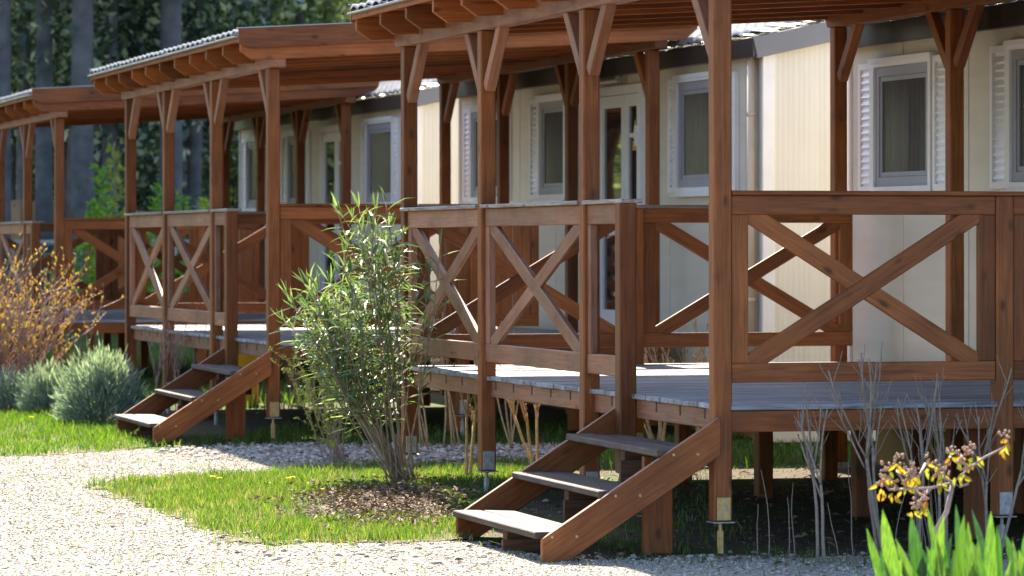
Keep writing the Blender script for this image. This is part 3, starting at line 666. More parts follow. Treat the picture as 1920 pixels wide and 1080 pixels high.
    for (p, q) in ((a + .065, 1.52), (1.53, b_ - .065)):
        l = B(); st = .085
        for lo, hi in (((WV - .035, p, z0 + .055), (WV - .004, p + st, z1 - .075)), ((WV - .035, q - st, z0 + .055), (WV - .004, q, z1 - .075)), ((WV - .035, p + st, z1 - .17), (WV - .004, q - st, z1 - .075)), ((WV - .035, p + st, z0 + .055), (WV - .004, q - st, z0 + .2)), ((WV - .035, p + st, 1.50), (WV - .004, q - st, 1.58))): l.box(lo, hi)
        l.obj('door_leaf', ['white'], do)
        for lo, hi in (((WV - .018, p + st, z0 + .2), (WV - .008, q - st, 1.5)), ((WV - .018, p + st, 1.58), (WV - .008, q - st, z1 - .17))):
            g_ = B(); g_.box(lo, hi); g_.obj('door_pane', ['glass_d'], do)
    h = B(); h.box((WV - .075, 1.095, 2.20), (WV - .036, 1.135, 2.36)); h.box((WV - .09, 1.10, 2.27), (WV - .075, 1.22, 2.30)); h.obj('door_handle', ['white'], do)
    # yellow warning sticker: triangle over a lettered plate
    y0, y1 = 1.22, 1.36; ym = (y0 + y1) / 2; f = WV - .0185
    s = B(); s.add([(f, y0, 2.26), (f, y1, 2.26), (f, ym, 2.42)], [(0, 2, 1)]); s.add([(f, y0, 2.17), (f, y1, 2.17), (f, y1, 2.245), (f, y0, 2.245)], [(0, 3, 2, 1)]); s.obj('sticker', ['sign_y'], do)
    s = B(); s.box((f - .0015, ym - .008, 2.29), (f - .0005, ym + .008, 2.36)); s.box((f - .0015, ym - .008, 2.27), (f - .0005, ym + .008, 2.28))
    for k in range(3): s.box((f - .0015, y0 + .01, 2.182 + k * .02), (f - .0005, y1 - .01 - .02 * (k % 2), 2.190 + k * .02))
    s.obj('sticker_print', ['sign_k'], do)
    lb = B(); lb.tube([(WV - .08, 1.55, 2.745), (WV - .08, 2.12, 2.745)], .028, .028, 12); lb.box((WV - .05, 1.55, 2.71), (WV, 2.12, 2.775)); lb.obj('wall_lamp', ['lamp'], t, False)
    return t
M['fascia_skylit'] = plain('skylit_sheet_barge', (0.15, 0.15, 0.165), 0.4, 0, 0.1, 2)  # fascia sheet again, lightened and blued to paint in the skylight on the gable
HM = [make_home()]
index_children()
for i in range(2): HM.append(copy_tree(HM[0]))
hl = ['nearest cream mobile home, front windows behind the near terrace at upper right', 'cream mobile home with double door and yellow sticker, behind the middle terrace', 'farthest cream mobile home, left of centre behind the far terrace']
for i, t in enumerate(HM):
    p = D0 + PITCH * i; t.location = p + Vector((0, 0, (0, .03, .0)[i])); t.rotation_euler = (0, 0, TH); t['label'] = hl[i]; t['group'] = 'cream mobile homes in a row'

# ------------------------------------------------------------------ planting
def rv(s=1): return Vector((random.uniform(-s, s), random.uniform(-s, s), random.uniform(-s, s)))
def curve(p, d, L, n, bend=.15, up=.0):
    pts = [Vector(p)]; d = Vector(d).normalized()
    for i in range(n): d = (d + rv(bend) + Vector((0, 0, up))).normalized(); pts.append(pts[-1] + d * L / n)
    return pts
# oleander
def oleander():
    base = at(762, 912); t = thing('oleander_bush', 'tall oleander bush with long narrow glossy leaves, in the grass left of centre', 'shrub', base)
    st = B(); leaves = []
    for k in range(26):
        dx = random.uniform(-1.0, .14); dy = random.uniform(-.4, .4); L = (1.74 - .55 * abs(dx)) * random.uniform(.70, 1.0)
        p0 = Vector((random.gauss(-.02, .05), random.gauss(0, .05), 0))
        pts = curve(p0, (dx * .85, dy * .85, 1), L, 9, .08, .015)
        st.tube(pts, .0075 if k > 3 else .017, .0025, 5)
        tips = [(pts, .40)]
        for q in range(random.randint(2, 4)):
            i = random.randint(3, 7); br = curve(pts[i], (pts[i + 1] - pts[i]).normalized() + rv(.55) + Vector((-.1, 0, .2)), L * .32, 5, .1, .06); st.tube(br, .005, .002, 4); tips.append((br, .1))
        for pp, s0 in tips:
            m = int(15 * (1 if len(pp) > 7 else .65))
            for j in range(m):
                s = s0 + (1 - s0) * j / m; i = min(int(s * (len(pp) - 1)), len(pp) - 2); fr_ = s * (len(pp) - 1) - i; q = pp[i].lerp(pp[i + 1], fr_)
                ax = (pp[i + 1] - pp[i]).normalized(); an = j * 2.2 + random.uniform(-.4, .4); o = ax.orthogonal().normalized(); o = Matrix.Rotation(an, 3, ax) @ o
                leaves.append((q, (ax * random.uniform(.2, 1.0) + o).normalized(), ax, random.uniform(.13, .21), random.uniform(.012, .02), random.uniform(.05, .49)))
            leaves += [(pp[-1], ((pp[-1] - pp[-2]).normalized() + rv(.35)).normalized(), rv(1), random.uniform(.09, .14), .013, .1) for _ in range(4)]
    st.obj('stems', ['stem'], t, True)
    random.shuffle(leaves); leaves.sort(key=lambda l: l[0].y)
    protos = []
    for k in range(5):
        b = B(); b.leaf((0, 0, 0), (1, 0, 0), (0, 0, 1), 1, .135, .05 + k * .12); protos.append(b.mesh('leaf', ['oleander']))
    for (q, d, nrm, L, w, dr) in leaves[:290]:
        x = d; y = Vector(nrm).cross(x); y = y.normalized() if y.length > .01 else x.orthogonal().normalized(); z = x.cross(y)
        m = Matrix((x * L, y * L, z * L)).transposed().to_4x4(); m.translation = q
        place('leaf', protos[min(4, int(dr * 10))], t, m)
    b = B()
    for (q, d, nrm, L, w, dr) in leaves[290:]: b.leaf(q, d, nrm, L, w, dr)
    o = b.obj('foliage', ['oleander'], t); o['kind'] = 'stuff'
oleander()
# spring shrub with tiny lime leaves
def spring_shrub(base, hgt, spread, nst, name, label, leafmat='lime', stemmat='twig', ls=(.018, .035), per=34, lean=(-.1, 0), lw=.4):
    t = thing(name, label, 'shrub', base); st = B(); lf = B()
    for k in range(nst):
        a = random.uniform(0, 6.283); s = random.uniform(.1, spread); L = hgt * random.uniform(.7, 1.1)
        pts = curve((random.gauss(0, .05), random.gauss(0, .05), 0), (math.cos(a) * s + lean[0], math.sin(a) * s + lean[1], 1), L, 8, .14, .0); st.tube(pts, .006, .0018, 4)
        br = [pts]
        for q in range(4): i = random.randint(2, 7); w = curve(pts[i], (pts[i + 1] - pts[i]).normalized() + rv(.8), L * .35, 5, .15); st.tube(w, .003, .001, 3); br.append(w)
        for pp in br:
            for j in range(per if pp is pts else per // 2):
                s_ = random.uniform(.25, 1) * (len(pp) - 1); i = min(int(s_), len(pp) - 2); lf.leaf(pp[i].lerp(pp[i + 1], s_ - i), rv(1) + Vector((0, 0, .5)), rv(1), random.uniform(*ls), random.uniform(*ls) * lw, .1)
    st.obj('stems', [stemmat], t); o = lf.obj('foliage', [leafmat], t); o['kind'] = 'stuff'; return t
spring_shrub(at(632, 868), .78, .5, 15, 'young_shrub', 'low shrub with tiny lime green spring leaves, left of the oleander', lean=(-.22, 0))
# bare pruned shrubs
def bare(base, hgt, n, label, mat='twig', spread=.25, r=.010, tw=4, buds=False, lean=0):
    b = B(); t = None
    for k in range(n):
        a = random.uniform(0, 6.283); s = random.uniform(.02, spread); L = hgt * random.uniform(.75, 1.08)
        pts = curve((random.gauss(0, .03), random.gauss(0, .02), 0), (math.cos(a) * s + lean, math.sin(a) * s * .5, 1), L * .5, 5, .07); b.tube(pts, r, r * .75, 6)
        for q in range(3):
            w = curve(pts[-1 - (q > 1)], (pts[-1] - pts[-2]).normalized() + Vector((random.uniform(-.4, .4), random.uniform(-.2, .2), 0)), L * random.uniform(.3, .5), 6, .09, .04); b.tube(w, r * .62, r * .4, 5)
            if buds:
                for g_ in range(12): j = random.randint(0, 5); p = w[j].lerp(w[j + 1], random.random()); b.tube([p, p + rv(.012) + Vector((0, 0, .012))], .004, .0015, 4)
            for z in range(tw): j = random.randint(1, 5); x = curve(w[j], (w[j + 1] - w[j]).normalized() + Vector((random.uniform(-.8, .8), random.uniform(-.4, .4), .2)), L * random.uniform(.07, .17), 3, .15, .08); b.tube(x, r * .3, r * .15, 4)
    o = b.obj('bare_shrub', [mat], None, True); o.location = base; tag(o, label, 'shrub', 'leafless pruned shrubs'); return o
Zb = 17.95
for x, h, n, lab, le in ((1540, .98, 2, 'grey leafless stems under the near deck, first beside the gold post bracket', -.05), (1655, 1.02, 3, 'tall straight leafless grey shrub, second from the gold post bracket', .03),
                     (1775, 1.0, 2, 'leafless forked grey shrub behind the berry branch, under the near side railing', -.04), (1725, .9, 2, 'thin leafless shrub between the straight stems and the berry branch', .05), (1862, .95, 3, 'leafless shrub with curved stems beside the short right-hand post', 0.02)):
    bare(at(x, Z=Zb + random.uniform(-.1, .1)), h, n, lab, 'twig', .22, .009, 5, False, le)
for k in range(14):
    p = at(random.uniform(1400, 1800), Z=Zb + .2); b = B(); b.tube(curve((0, 0, 0), (random.uniform(-.2, .2), 0, 1), random.uniform(.25, .5), 5, .12), .0035, .0015, 4)
    o = b.obj('dry_stalk', ['twig']); o.location = p; tag(o, 'thin dry stalk standing in the dark under the near deck', 'stalk', 'thin dry stalks under the near deck')
for x, y, h, n, lab in ((885, 898, .85, 2, 'tan pruned shrub with swollen buds, just right of the oleander trunk'), (1008, 885, .95, 2, 'tan pruned shrub with upright stems right of the second near post'),
                     (1182, 880, .75, 2, 'tan pruned shrub seen behind the top step of the near terrace'), (1240, 862, .8, 2, 'budding bare shrub seen through the steps opening of the near terrace'), (1310, 855, .85, 2, 'budding bare shrub behind the near corner post')):
    bare(at(x, y), h, n + 1, lab, 'twig_y', .42, .011, 5, True)
for x in (800, 850, 1230, 1300, 1500, 1420, 960): 
    p = at(x, 840); bare(p, 1.25 if x < 900 else 1.0, 4, 'budding leafless shrub in the gap behind the near deck', 'twig_y', .35, .007, 6, True)
for x, l_ in ((290, 'thin leafless shrub between the lavender bush and the middle deck'), (345, 'thin leafless shrub just behind the second front post of the middle deck')):
    bare(at(x, 790), .95, 4, l_, 'twig_r', .3, .006, 5, False)
# lavender bush
def lavender(base, rx, rz, label, n=5200):
    t = thing('lavender_bush', label, 'shrub', base); lf = B(); st = B()
    for k in range(60):
        a = random.uniform(0, 6.28); e = random.uniform(.1, 1.3); d = Vector((math.cos(a) * math.cos(e), math.sin(a) * math.cos(e), math.sin(e))); st.tube([(0, 0, 0), Vector((d.x * rx, d.y * rx, d.z * rz)) * .8], .005, .002, 3)
    for k in range(n):
        a = random.uniform(0, 6.283); e = math.asin(random.uniform(0.02, 1)); r = random.uniform(.5, 1.0) * (1 + .13 * math.sin(5 * a + 1) * math.cos(4 * e) + .09 * math.sin(11 * a + 6 * e)) * (1.12 if random.random() < .1 else 1)
        d = Vector((math.cos(a) * math.cos(e), math.sin(a) * math.cos(e), math.sin(e))); p = Vector((d.x * rx * r, d.y * rx * r, d.z * rz * r + .03))
        lf.leaf(p, d + rv(.45) + Vector((0, 0, .6)), rv(1), random.uniform(.04, .09), .009, .1)
    st.obj('stems', ['twig'], t); o = lf.obj('foliage', ['lavender'], t); o['kind'] = 'stuff'
lavender(at(190, 797), .35, .53, 'rounded silvery green lavender bush beside the middle steps', 9000)
lavender(at(90, 778), .24, .36, 'smaller faded lavender clump left of the round lavender bush', 3500)
lavender(at(20, 772), .40, .30, 'low grey green lavender clump at the left edge', 3500)
# orange budding shrub
def orange():
    base = at(25, 768); t = thing('budding_shrub', 'purple twigged shrub with orange and yellow buds at the left edge', 'shrub', base); st = B(); lf = B()
    for k in range(105):
        a = random.uniform(0, 6.283); s = random.uniform(.1, .95); L = random.uniform(.9, 1.42)
        pts = curve((random.gauss(-.1, .22), random.gauss(0, .1), .05), (math.cos(a) * s - .05, math.sin(a) * s * .6, 1), L, 8, .14, .02); st.tube(pts, .008, .002, 4)
        br = [pts]
        for q in range(5): i = random.randint(2, 7); w = curve(pts[i], (pts[i + 1] - pts[i]).normalized() + rv(.7), .38, 4, .15, .05); st.tube(w, .0035, .0015, 3); br.append(w)
        for pp in br:
            for j in range(6):
                s_ = random.uniform(.45, 1) * (len(pp) - 1); i = min(int(s_), len(pp) - 2); lf.leaf(pp[i].lerp(pp[i + 1], s_ - i), rv(.6) + Vector((0, 0, .9)), rv(1), random.uniform(.016, .04), random.uniform(.009, .017), .1)
    st.obj('stems', ['twig_r'], t); o = lf.obj('buds', ['bud'], t); o['kind'] = 'stuff'
orange()
spring_shrub(at(150, 745), .55, .8, 10, 'budding_sprig', 'thin sprigs with yellow buds right of the orange budding shrub', 'bud', 'twig_r', (.02, .04), 12)
# berry branch (mahonia like) in the foreground
def berry():
    Z = 14.6; base = Vector(at(1745, Z=Z)); base.z = 0; t = thing('berry_plant', 'foreground branch with yellow orange leaves and pale berry clusters', 'shrub', base)
    P = lambda x, y, dz=0: at(x, y, Z + dz) - base
    st = B(); st.tube([Vector((0, 0, 0)), P(1748, 1080), P(1752, 1000), P(1775, 960), P(1787, 905)], .011, .009, 8)
    arms = [[(1787, 905), (1745, 915), (1700, 917), (1668, 918)], [(1787, 905), (1772, 897), (1755, 880), (1735, 870)], [(1787, 905), (1815, 880), (1845, 858), (1885, 838)], [(1787, 905), (1800, 912), (1816, 907)], [(1745, 915), (1725, 940), (1718, 955)],
            [(1755, 880), (1770, 872), (1782, 856)], [(1815, 880), (1805, 862), (1800, 850)], [(1700, 917), (1690, 895), (1680, 882)], [(1668, 918), (1655, 900), (1652, 890)], [(1735, 870), (1725, 890), (1700, 900)]]
    for a in arms: st.tube([P(x, y, random.uniform(-.05, .05)) for x, y in a], .006, .004, 6)
    st.obj('branches', ['stem_p'], t, True)
    leaf_p = []
    for k in range(3): b = B(); b.leaf((0, 0, 0), (1, 0, 0), (0, 0, 1), 1, .36, .1 + .12 * k); leaf_p.append(b.mesh('leaf', ['budleaf']))
    bc = B(); bmm = bmesh.new(); bmesh.ops.create_icosphere(bmm, subdivisions=1, radius=1); bv = [v.co.copy() for v in bmm.verts]; bf = [tuple(v.index for v in f.verts) for f in bmm.faces]; bmm.free()
    for (x, y) in ((1660, 885), (1685, 870), (1705, 885), (1745, 868), (1785, 850), (1805, 855), (1822, 850), (1885, 828), (1700, 905), (1675, 918), (1730, 940), (1760, 895), (1800, 880), (1717, 953), (1770, 888), (1655, 910), (1712, 895)):
        cl = B(); c = P(x, y, random.uniform(-.04, .04))
        for q in range(13): o = rv(.021) + Vector((0, 0, .02)); r = random.uniform(.004, .0075); cl.add([c + o + v * r for v in bv], bf)
        cl.obj('berry_cluster', ['berry'], t, True)
        for q in range(5):
            d = Vector((random.uniform(-1, 1), random.uniform(-.6, .6), random.uniform(-1.4, -.1))).normalized(); L = random.uniform(.028, .048); yv = Vector((random.uniform(-.4, .4), 1, random.uniform(-.3, .3))).cross(d).normalized(); zv = d.cross(yv)
            m = Matrix((d * L, yv * L, zv * L)).transposed().to_4x4(); m.translation = c + rv(.02) + Vector((0, 0, -.012)); place('leaf', random.choice(leaf_p), t, m)
M['stem_p'] = plain('grey_purple_stem', (0.26, 0.20, 0.19), 0.6, 0, 0.2, 30)
berry()
# iris clump, foreground
def iris():
    Z = 13.4; base = at(1830, Z=Z); base.z = 0; t = thing('iris_clump', 'bright green sword shaped leaves in the bottom right corner', 'plant', base)
    spec = [(1655, 955, 1745, 1180), (1650, 985, 1765, 1200), (1708, 965, 1760, 1200), (1738, 948, 1800, 1200), (1770, 965, 1800, 1200), (1792, 945, 1822, 1200), (1808, 965, 1838, 1190), (1815, 978, 1850, 1200), (1822, 955, 1848, 1200), (1858, 958, 1880, 1200),
            (1870, 985, 1878, 1200), (1885, 1000, 1897, 1200), (1898, 1010, 1935, 1190), (1910, 1030, 1930, 1190), (1788, 1030, 1850, 1170), (1750, 1010, 1775, 1190), (1728, 1015, 1775, 1200), (1680, 1010, 1750, 1190), (1840, 1000, 1862, 1200), (1922, 1045, 1960, 1200), (1925, 985, 1975, 1200), (1940, 960, 1985, 1200),
            (1760, 1045, 1795, 1200), (1812, 1040, 1830, 1200), (1835, 1020, 1840, 1200), (1720, 1050, 1740, 1200), (1690, 1045, 1700, 1210), (1895, 1048, 1880, 1210)]
    spec += [(x + 15 * ((k * 7) % 5 - 2), y + 35 + 12 * (k % 4), bx + 10 * ((k * 3) % 5 - 2), b_) for k, (x, y, bx, b_) in enumerate(spec)]
    for i, (tx, ty, bx, by) in enumerate(spec):
        dz = random.uniform(-.3, .3); tip = at(tx, ty, Z + dz) - base; bt = at(bx, 1252, Z + dz * .6) - base; bt.z = 0
        b = B(); n = 9; w0 = random.uniform(.040, .060); vs = []; side = Vector((math.cos(i * 1.3) * .35 + .8, math.sin(i * 1.7) * .7, 0)).normalized(); bend = random.uniform(-.05, .05)
        for k in range(n + 1):
            s = k / n; p = bt.lerp(tip, s) + Vector((bend * math.sin(math.pi * s), random.uniform(0, .0), 0)); w = w0 * (1 - (max(0, s - .5) / .5) ** 2.6) ** .75 * (.75 + .25 * min(1, s * 3)) if s < 1 else .001
            nn = side.cross(Vector((0, 0, 1)))
            vs += [p - side * w / 2, p + nn * w * .10, p + side * w / 2]
        fs = []
        for k in range(n): fs += [(3 * k, 3 * k + 1, 3 * k + 4, 3 * k + 3), (3 * k + 1, 3 * k + 2, 3 * k + 5, 3 * k + 4)]
        b.add(vs, fs); b.obj('leaf', ['iris'], t, True)
iris()
# dandelions
def dandy(p, i, lab):
    b = B(); b.tube([(0, 0, 0), (.004, 0, .07)], .002, .002, 4); t = thing('dandelion', lab, 'flower', p, 0, 'yellow dandelions in the grass')
    b.obj('stalk', ['iris'], t); f = B()
    for k in range(22): a = k * 2.4; r = .6 + .4 * (k % 3) / 2; f.leaf((.004, 0, .07), (math.cos(a), math.sin(a), .5 - .2 * (k % 3)), (0, 0, 1), .02 * r, .006, .1)
    f.obj('flower_head', ['petal'], t)
for i, (x, y, l) in enumerate(((397, 915, 'dandelion at the left of the pair in the grass tongue'), (411, 918, 'dandelion close beside the pair in the grass tongue'), (540, 918, 'dandelion left of the pair nearest the oleander'), (547, 916, 'dandelion of the pair nearest the oleander'), (603, 940, 'dandelion at the edge of the soil mound'), (58, 798, 'dandelion in the grass by the lavender bush'), (114, 790, 'dandelion just below the lavender bush'))): dandy(at(x, y), i, l)
for k in range(5): dandy(at(470 + 30 * k, 790) + Vector((random.uniform(-.4, .4), 0, .0)), k, 'dandelion in the grass under the middle deck')
# stump tuft at the oleander's foot
tf = B()
for k in range(420):
    a = random.uniform(0, 6.28); tf.leaf((random.gauss(0, .05), random.gauss(0, .04), .0), (math.cos(a) * .7, math.sin(a) * .7, random.uniform(.3, 1.2)), (0, 0, 1), random.uniform(.05, .12), .006, .3)
o = tf.obj('dry_tuft', ['dead']); o.location = at(800, 950); tag(o, 'brown dried tuft of cut stalks at the foot of the oleander', 'dry plant')
# yellow box under the middle deck
_p = at(466, Z=34.6); _p.z = 0; yb = thing('yellow_box', 'bright yellow box glimpsed beneath the middle deck beside its steps', 'box', _p)
b = B(); b.box((-.085, -.1, .0), (.085, .1, .50)); b.obj('body', ['yellow'], yb); b = B(); b.box((-.09, -.11, .502), (.09, .11, .52)); b.obj('lid', ['yellow'], yb)

# ------------------------------------------------------------------ background
# plank fence, wire fence, board screen
fo = thing('plank_fence', 'pale tan plank fence far behind at the left edge', 'fence', (-8.0, 58, 0))
for k in range(14): box('plank', (-3.0 + k * .3, 0, 0), (-3.0 + k * .3 + .285, .03, 2.05 + random.uniform(-.01, .01)), 'tan', fo, .004)
box('fence_rail', (-3.0, .032, 1.5), (1.2, .07, 1.6), 'tan', fo); box('fence_rail', (-3.0, .032, .4), (1.2, .07, .5), 'tan', fo)
wf = thing('wire_fence', 'grey wire mesh fence behind the far terrace', 'fence', (-6.5, 51, 0))
for k in range(6): box('fence_post', (-4 + k * 2, -.03, 0), (-3.95 + k * 2, .03, 1.5), 'metal_g', wf)
b = B()
for k in range(70): b.box((-4 + k * .143, -.004, .05), (-3.994 + k * .143, .004, 1.46))
for k in range(12): b.box((-4, -.009, .08 + k * .12), (6, -.005, .086 + k * .12))
b.box((-4, -.02, 1.42), (6, .02, 1.47)); o = b.obj('wire_mesh', ['metal_g'], wf); o['kind'] = 'stuff'
sc = thing('board_screen', 'dark brown vertical board screen behind the far terrace', 'screen', (-5.2, 49, 0))
for k in range(6): box('board', (-.25 + k * .14, 0, .25), (-.25 + k * .14 + .13, .03, 1.72), 'wood', sc, .004)
box('rail', (-.25, .032, .4), (.58, .07, .5), 'wood', sc); box('rail', (-.25, .032, 1.4), (.58, .07, 1.5), 'wood', sc)
for k_ in (0, 1): box('screen_leg', (-.2 + k_ * .65, .032, 0), (-.13 + k_ * .65, .09, .4), 'wood', sc)
# saplings with feathery leaves
def sapling(p, h, lab, mat='fern'):
    t = thing('sapling', lab, 'plant', p); st = B(); lf = B()
    pts = curve((0, 0, 0), (random.uniform(-.1, .1), 0, 1), h, 8, .04); st.tube(pts, .014, .004, 5)
    for k in range(26):
        s = (.3 + .7 * k / 26) * 8; i = min(7, int(s)); q = pts[i].lerp(pts[i + 1], s - i) if i < 8 else pts[-1]; a = k * 2.4; L = .34 * (1.15 - k / 26)
        d = Vector((math.cos(a), math.sin(a), .55)); w = curve(q, d, L, 4, .06, .05); st.tube(w, .004, .002, 3)
        for z in range(14): j = min(3, z // 4); lf.leaf(w[j].lerp(w[j + 1], (z % 4) / 4), d * .7 + rv(.8), rv(1), .11, .035, .2)
    st.obj('stem', ['stem'], t); o = lf.obj('foliage', [mat], t); o['kind'] = 'stuff'
for x, z, h, l, m in ((150, 47, 1.95, 'feathery green sapling at far left seen under the far roof', 'fern'), (275, 48, 2.15, 'feathery green sapling seen between the two far posts', 'fern'), (395, 47, 2.35, 'feathery sapling beside the far mobile home', 'fern'),
                  (365, 50, 2.0, 'yellow leaved sapling between the middle posts', 'lime'), (205, 52, 2.5, 'tall bright green sapling behind the far terrace', 'fern'), (225, 54, 2.8, 'slender yellow green sapling in front of the trunks', 'lime'), (345, 53, 2.1, 'green sapling left of the yellow leaved one', 'fern'),
                  (185, 46, 1.2, 'low green plant behind the far railing', 'fern'), (255, 46, 1.1, 'low green plant seen through the middle railing', 'lime'), (330, 47, 1.1, 'low leafy plant seen through the second railing panel', 'fern'), (120, 47, 1.3, 'leafy plant behind the farthest corner post', 'fern')):
    sapling(at(x, Z=z), h, l, m)
# undergrowth
def clumps(name, pts, mat, label, n, size, cat='undergrowth', rad=(1, 1, 1)):
    P = []; Q = []
    c = np.array([(p[0], p[1], p[2]) for p in pts]); idx = RNG.integers(0, len(c), n)
    d = RNG.normal(0, 1, (n, 3)); d /= np.linalg.norm(d, axis=1)[:, None]; r = RNG.uniform(.3, 1, n) ** .5
    ctr = c[idx] + d * r[:, None] * np.array([pts[i][3] for i in idx])[:, None] * np.array(rad)
    ctr[:, 2] = np.abs(ctr[:, 2])
    a = RNG.normal(0, 1, (n, 3)); a /= np.linalg.norm(a, axis=1)[:, None]; b = np.cross(a, RNG.normal(0, 1, (n, 3))); b /= np.linalg.norm(b, axis=1)[:, None]
    s = RNG.uniform(.5, 1.3, n)[:, None] * size
    V = np.stack([ctr - a * s, ctr + b * s * .45, ctr + a * s, ctr - b * s * .45], 1).reshape(-1, 3); k = np.arange(n) * 4
    me = np_mesh(name, V, np.stack([k, k + 1, k + 2, k + 3], 1), mat)
    return me
def stuff(name, me, label, cat): o = link(bpy.data.objects.new(name, me)); return tag(o, label, cat, kind='stuff')
stuff('undergrowth', clumps('undergrowth', [(random.uniform(-14, 4), random.uniform(54, 66), random.uniform(.2, .9), random.uniform(.4, 1.1)) for _ in range(70)], 'fern', '', 30000, .06), 'leafy undergrowth at the foot of the forest', 'undergrowth')
# pines
def pine_mesh(seed, mat, h0, h1, dens):
    rs = np.random.default_rng(seed); n = dens; pts = []
    nb = 110; V = []; ctr = []
    for k in range(nb):
        z = h0 + (h1 - h0) * (k / nb) ** 1.1; L = 3.0 * (1 - .75 * (z - h0) / (h1 - h0)) * rs.uniform(.5, 1.1); a = rs.uniform(0, 6.283)
        m = int(n / nb); s = rs.uniform(.15, 1, m); x = np.cos(a) * L * s; y = np.sin(a) * L * s; zz = z - .12 * L * s ** 2
        c = np.stack([x, y, zz], 1) + rs.normal(0, .16, (m, 3)) * (.5 + s[:, None]); ctr.append(c)
    ctr = np.concatenate(ctr); n = len(ctr); a = rs.normal(0, 1, (n, 3)); a /= np.linalg.norm(a, axis=1)[:, None]; b = np.cross(a, rs.normal(0, 1, (n, 3))); b /= np.linalg.norm(b, axis=1)[:, None]
    s = rs.uniform(.5, 1.3, n)[:, None] * .09
    V = np.stack([ctr - a * s, ctr + b * s * .5, ctr + a * s, ctr - b * s * .5], 1).reshape(-1, 3); k = np.arange(n) * 4
    return np_mesh('crown', V, np.stack([k, k + 1, k + 2, k + 3], 1), mat)
crowns = [pine_mesh(1, 'needle', 3.0, 17, 16000), pine_mesh(2, 'needle', 4.0, 16, 14000), pine_mesh(3, 'needle', 1.8, 15, 18000), pine_mesh(4, 'foliage_l', 2.4, 14, 15000)]
def trunk_mesh(r, h):
    b = B(); pts = [(0.02 * math.sin(i), .02 * math.cos(i * 1.3), h * i / 8) for i in range(9)]; b.tube(pts, r, r * .35, 10)
    for k in range(9):
        z = random.uniform(2.5, h * .8); a = random.uniform(0, 6.28); b.tube([(0, 0, z), (math.cos(a) * 1.6, math.sin(a) * 1.6, z + .1)], .05, .015, 4)
    return b.mesh('trunk', ['bark'], True)
trunks = [trunk_mesh(.13, 17), trunk_mesh(.18, 18), trunk_mesh(.10, 15)]
def tree(p, k, j, lab, sc=1.0, grp='trees of the forest behind'):
    t = thing('pine_tree' if k != 3 else 'leafy_tree', lab, 'tree', p, random.uniform(0, 6.28), grp); t.scale = (sc, sc, sc)
    for nm, me in (('trunk', trunks[j]), ('crown', crowns[k] if k < 4 else HIGH[j % 2])):
        o = link(bpy.data.objects.new(nm, me)); o.parent = t
        if nm == 'crown': o['kind'] = 'stuff'
def lab(k): return ('tall dark pine trunk in the shaded forest behind', 'light green leafy tree at the forest edge')[k == 3]
HIGH = [pine_mesh(5, 'needle', 6.5, 17, 9000), pine_mesh(6, 'needle', 5.2, 16, 9000)]
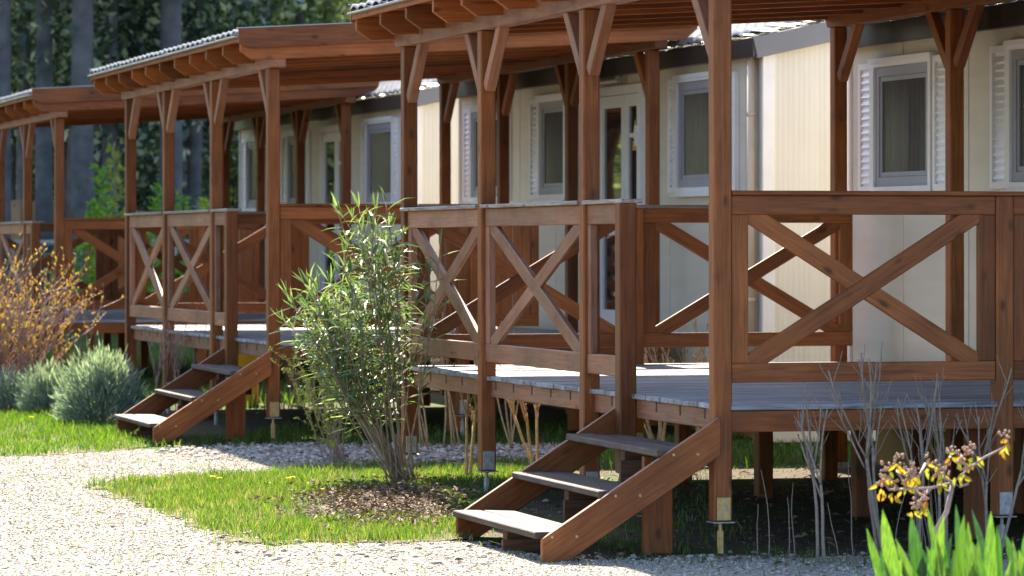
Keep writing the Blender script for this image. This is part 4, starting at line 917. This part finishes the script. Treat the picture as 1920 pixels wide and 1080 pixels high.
for x, Z, k, j in ((85, 58, 9, 0), (152, 57, 9, 1), (172, 60, 9, 0), (118, 62, 9, 2), (205, 60, 9, 0), (318, 58, 9, 1), (232, 63, 9, 2), (45, 60, 9, 0), (10, 57, 9, 2), (365, 62, 9, 0), (395, 66, 9, 2), (275, 66, 9, 0), (340, 64, 9, 2), (500, 66, 9, 2), (20, 63, 0, 2), (75, 66, 2, 0), (148, 60, 1, 1), (172, 61, 0, 0), (205, 64, 2, 2), (240, 68, 1, 0), (318, 62, 1, 1), (352, 72, 2, 0), (20, 74, 3, 2), (225, 78, 3, 0), (415, 70, 3, 0), (480, 76, 3, 0), (560, 68, 3, 2), (640, 74, 3, 0), (690, 80, 2, 2), (820, 72, 2, 0), (900, 80, 3, 0), (1380, 85, 3, 0), (1480, 78, 3, 0), (110, 72, 2, 2), (385, 80, 0, 2), (450, 82, 2, 0), (780, 84, 3, 0)):
    od = ['first', 'second', 'third', 'fourth', 'fifth', 'sixth', 'seventh', 'eighth', 'ninth', 'tenth', 'eleventh', 'twelfth', 'thirteenth', 'fourteenth']
    hx = [10, 45, 85, 118, 152, 172, 205, 232, 275, 318, 340, 365, 395, 500]
    tree(at(x, Z=Z), k, j, ('bare blue grey pine trunk at the front of the forest, %s from the left' % od[hx.index(x)]) if k == 9 else lab(k), random.uniform(.9, 1.1))
for x, Z in ((340, 88), (430, 90), (520, 92), (600, 88), (700, 92), (300, 95), (180, 92), (90, 90), (250, 86), (470, 84), (560, 80), (380, 74), (660, 78)): tree(at(x, Z=Z), 3, 2, lab(3), 1.0)
random.seed(21)
for i in range(70):
    Z = random.uniform(80, 125); x = random.uniform(-2600, 2300) if i > 34 else random.uniform(-60, 1000); k = random.choice((0, 1, 2, 3, 3, 3)); tree(at(x, Z=Z), k, random.choice((0, 1, 2)), lab(k), random.uniform(.9, 1.25))
for i in range(16):
    a = random.uniform(-70, -14); d = random.uniform(60, 95); k = random.choice((0, 2, 3)); tree(Vector((math.sin(R(a)) * d, math.cos(R(a)) * d, 0)), k, 1, lab(k), 1.1)
# hill added behind the wood as a dark backing that blocks the sky
h = B(); n = 60; vs = []; fs = []
for i in range(n):
    a = R(-80 + 160 * i / (n - 1))
    for j, (d, z) in enumerate(((128, 0), (140, 1.5), (165, 3), (200, 4), (235, 5))):
        zz = z * (1 + .12 * math.sin(i * .9) + .08 * math.sin(i * 2.3)); vs.append((math.sin(a) * d, math.cos(a) * d, zz - .05))
for i in range(n - 1):
    for j in range(4): fs.append((i * 5 + j, (i + 1) * 5 + j, (i + 1) * 5 + j + 1, i * 5 + j + 1))
h.add(vs, fs); struct(h.obj('hill', ['hill'], None, True))
pts = [(math.sin(R(a_)) * d_, math.cos(R(a_)) * d_, z_, random.uniform(1.5, 4)) for a_, d_, z_ in ((random.uniform(-12, 12), random.uniform(112, 135), random.uniform(1, 14)) for _ in range(300))]
stuff('distant_wood', clumps('distant_wood', pts, 'needle', '', 60000, .16), 'dense dark wood that closes off the view', 'wood')
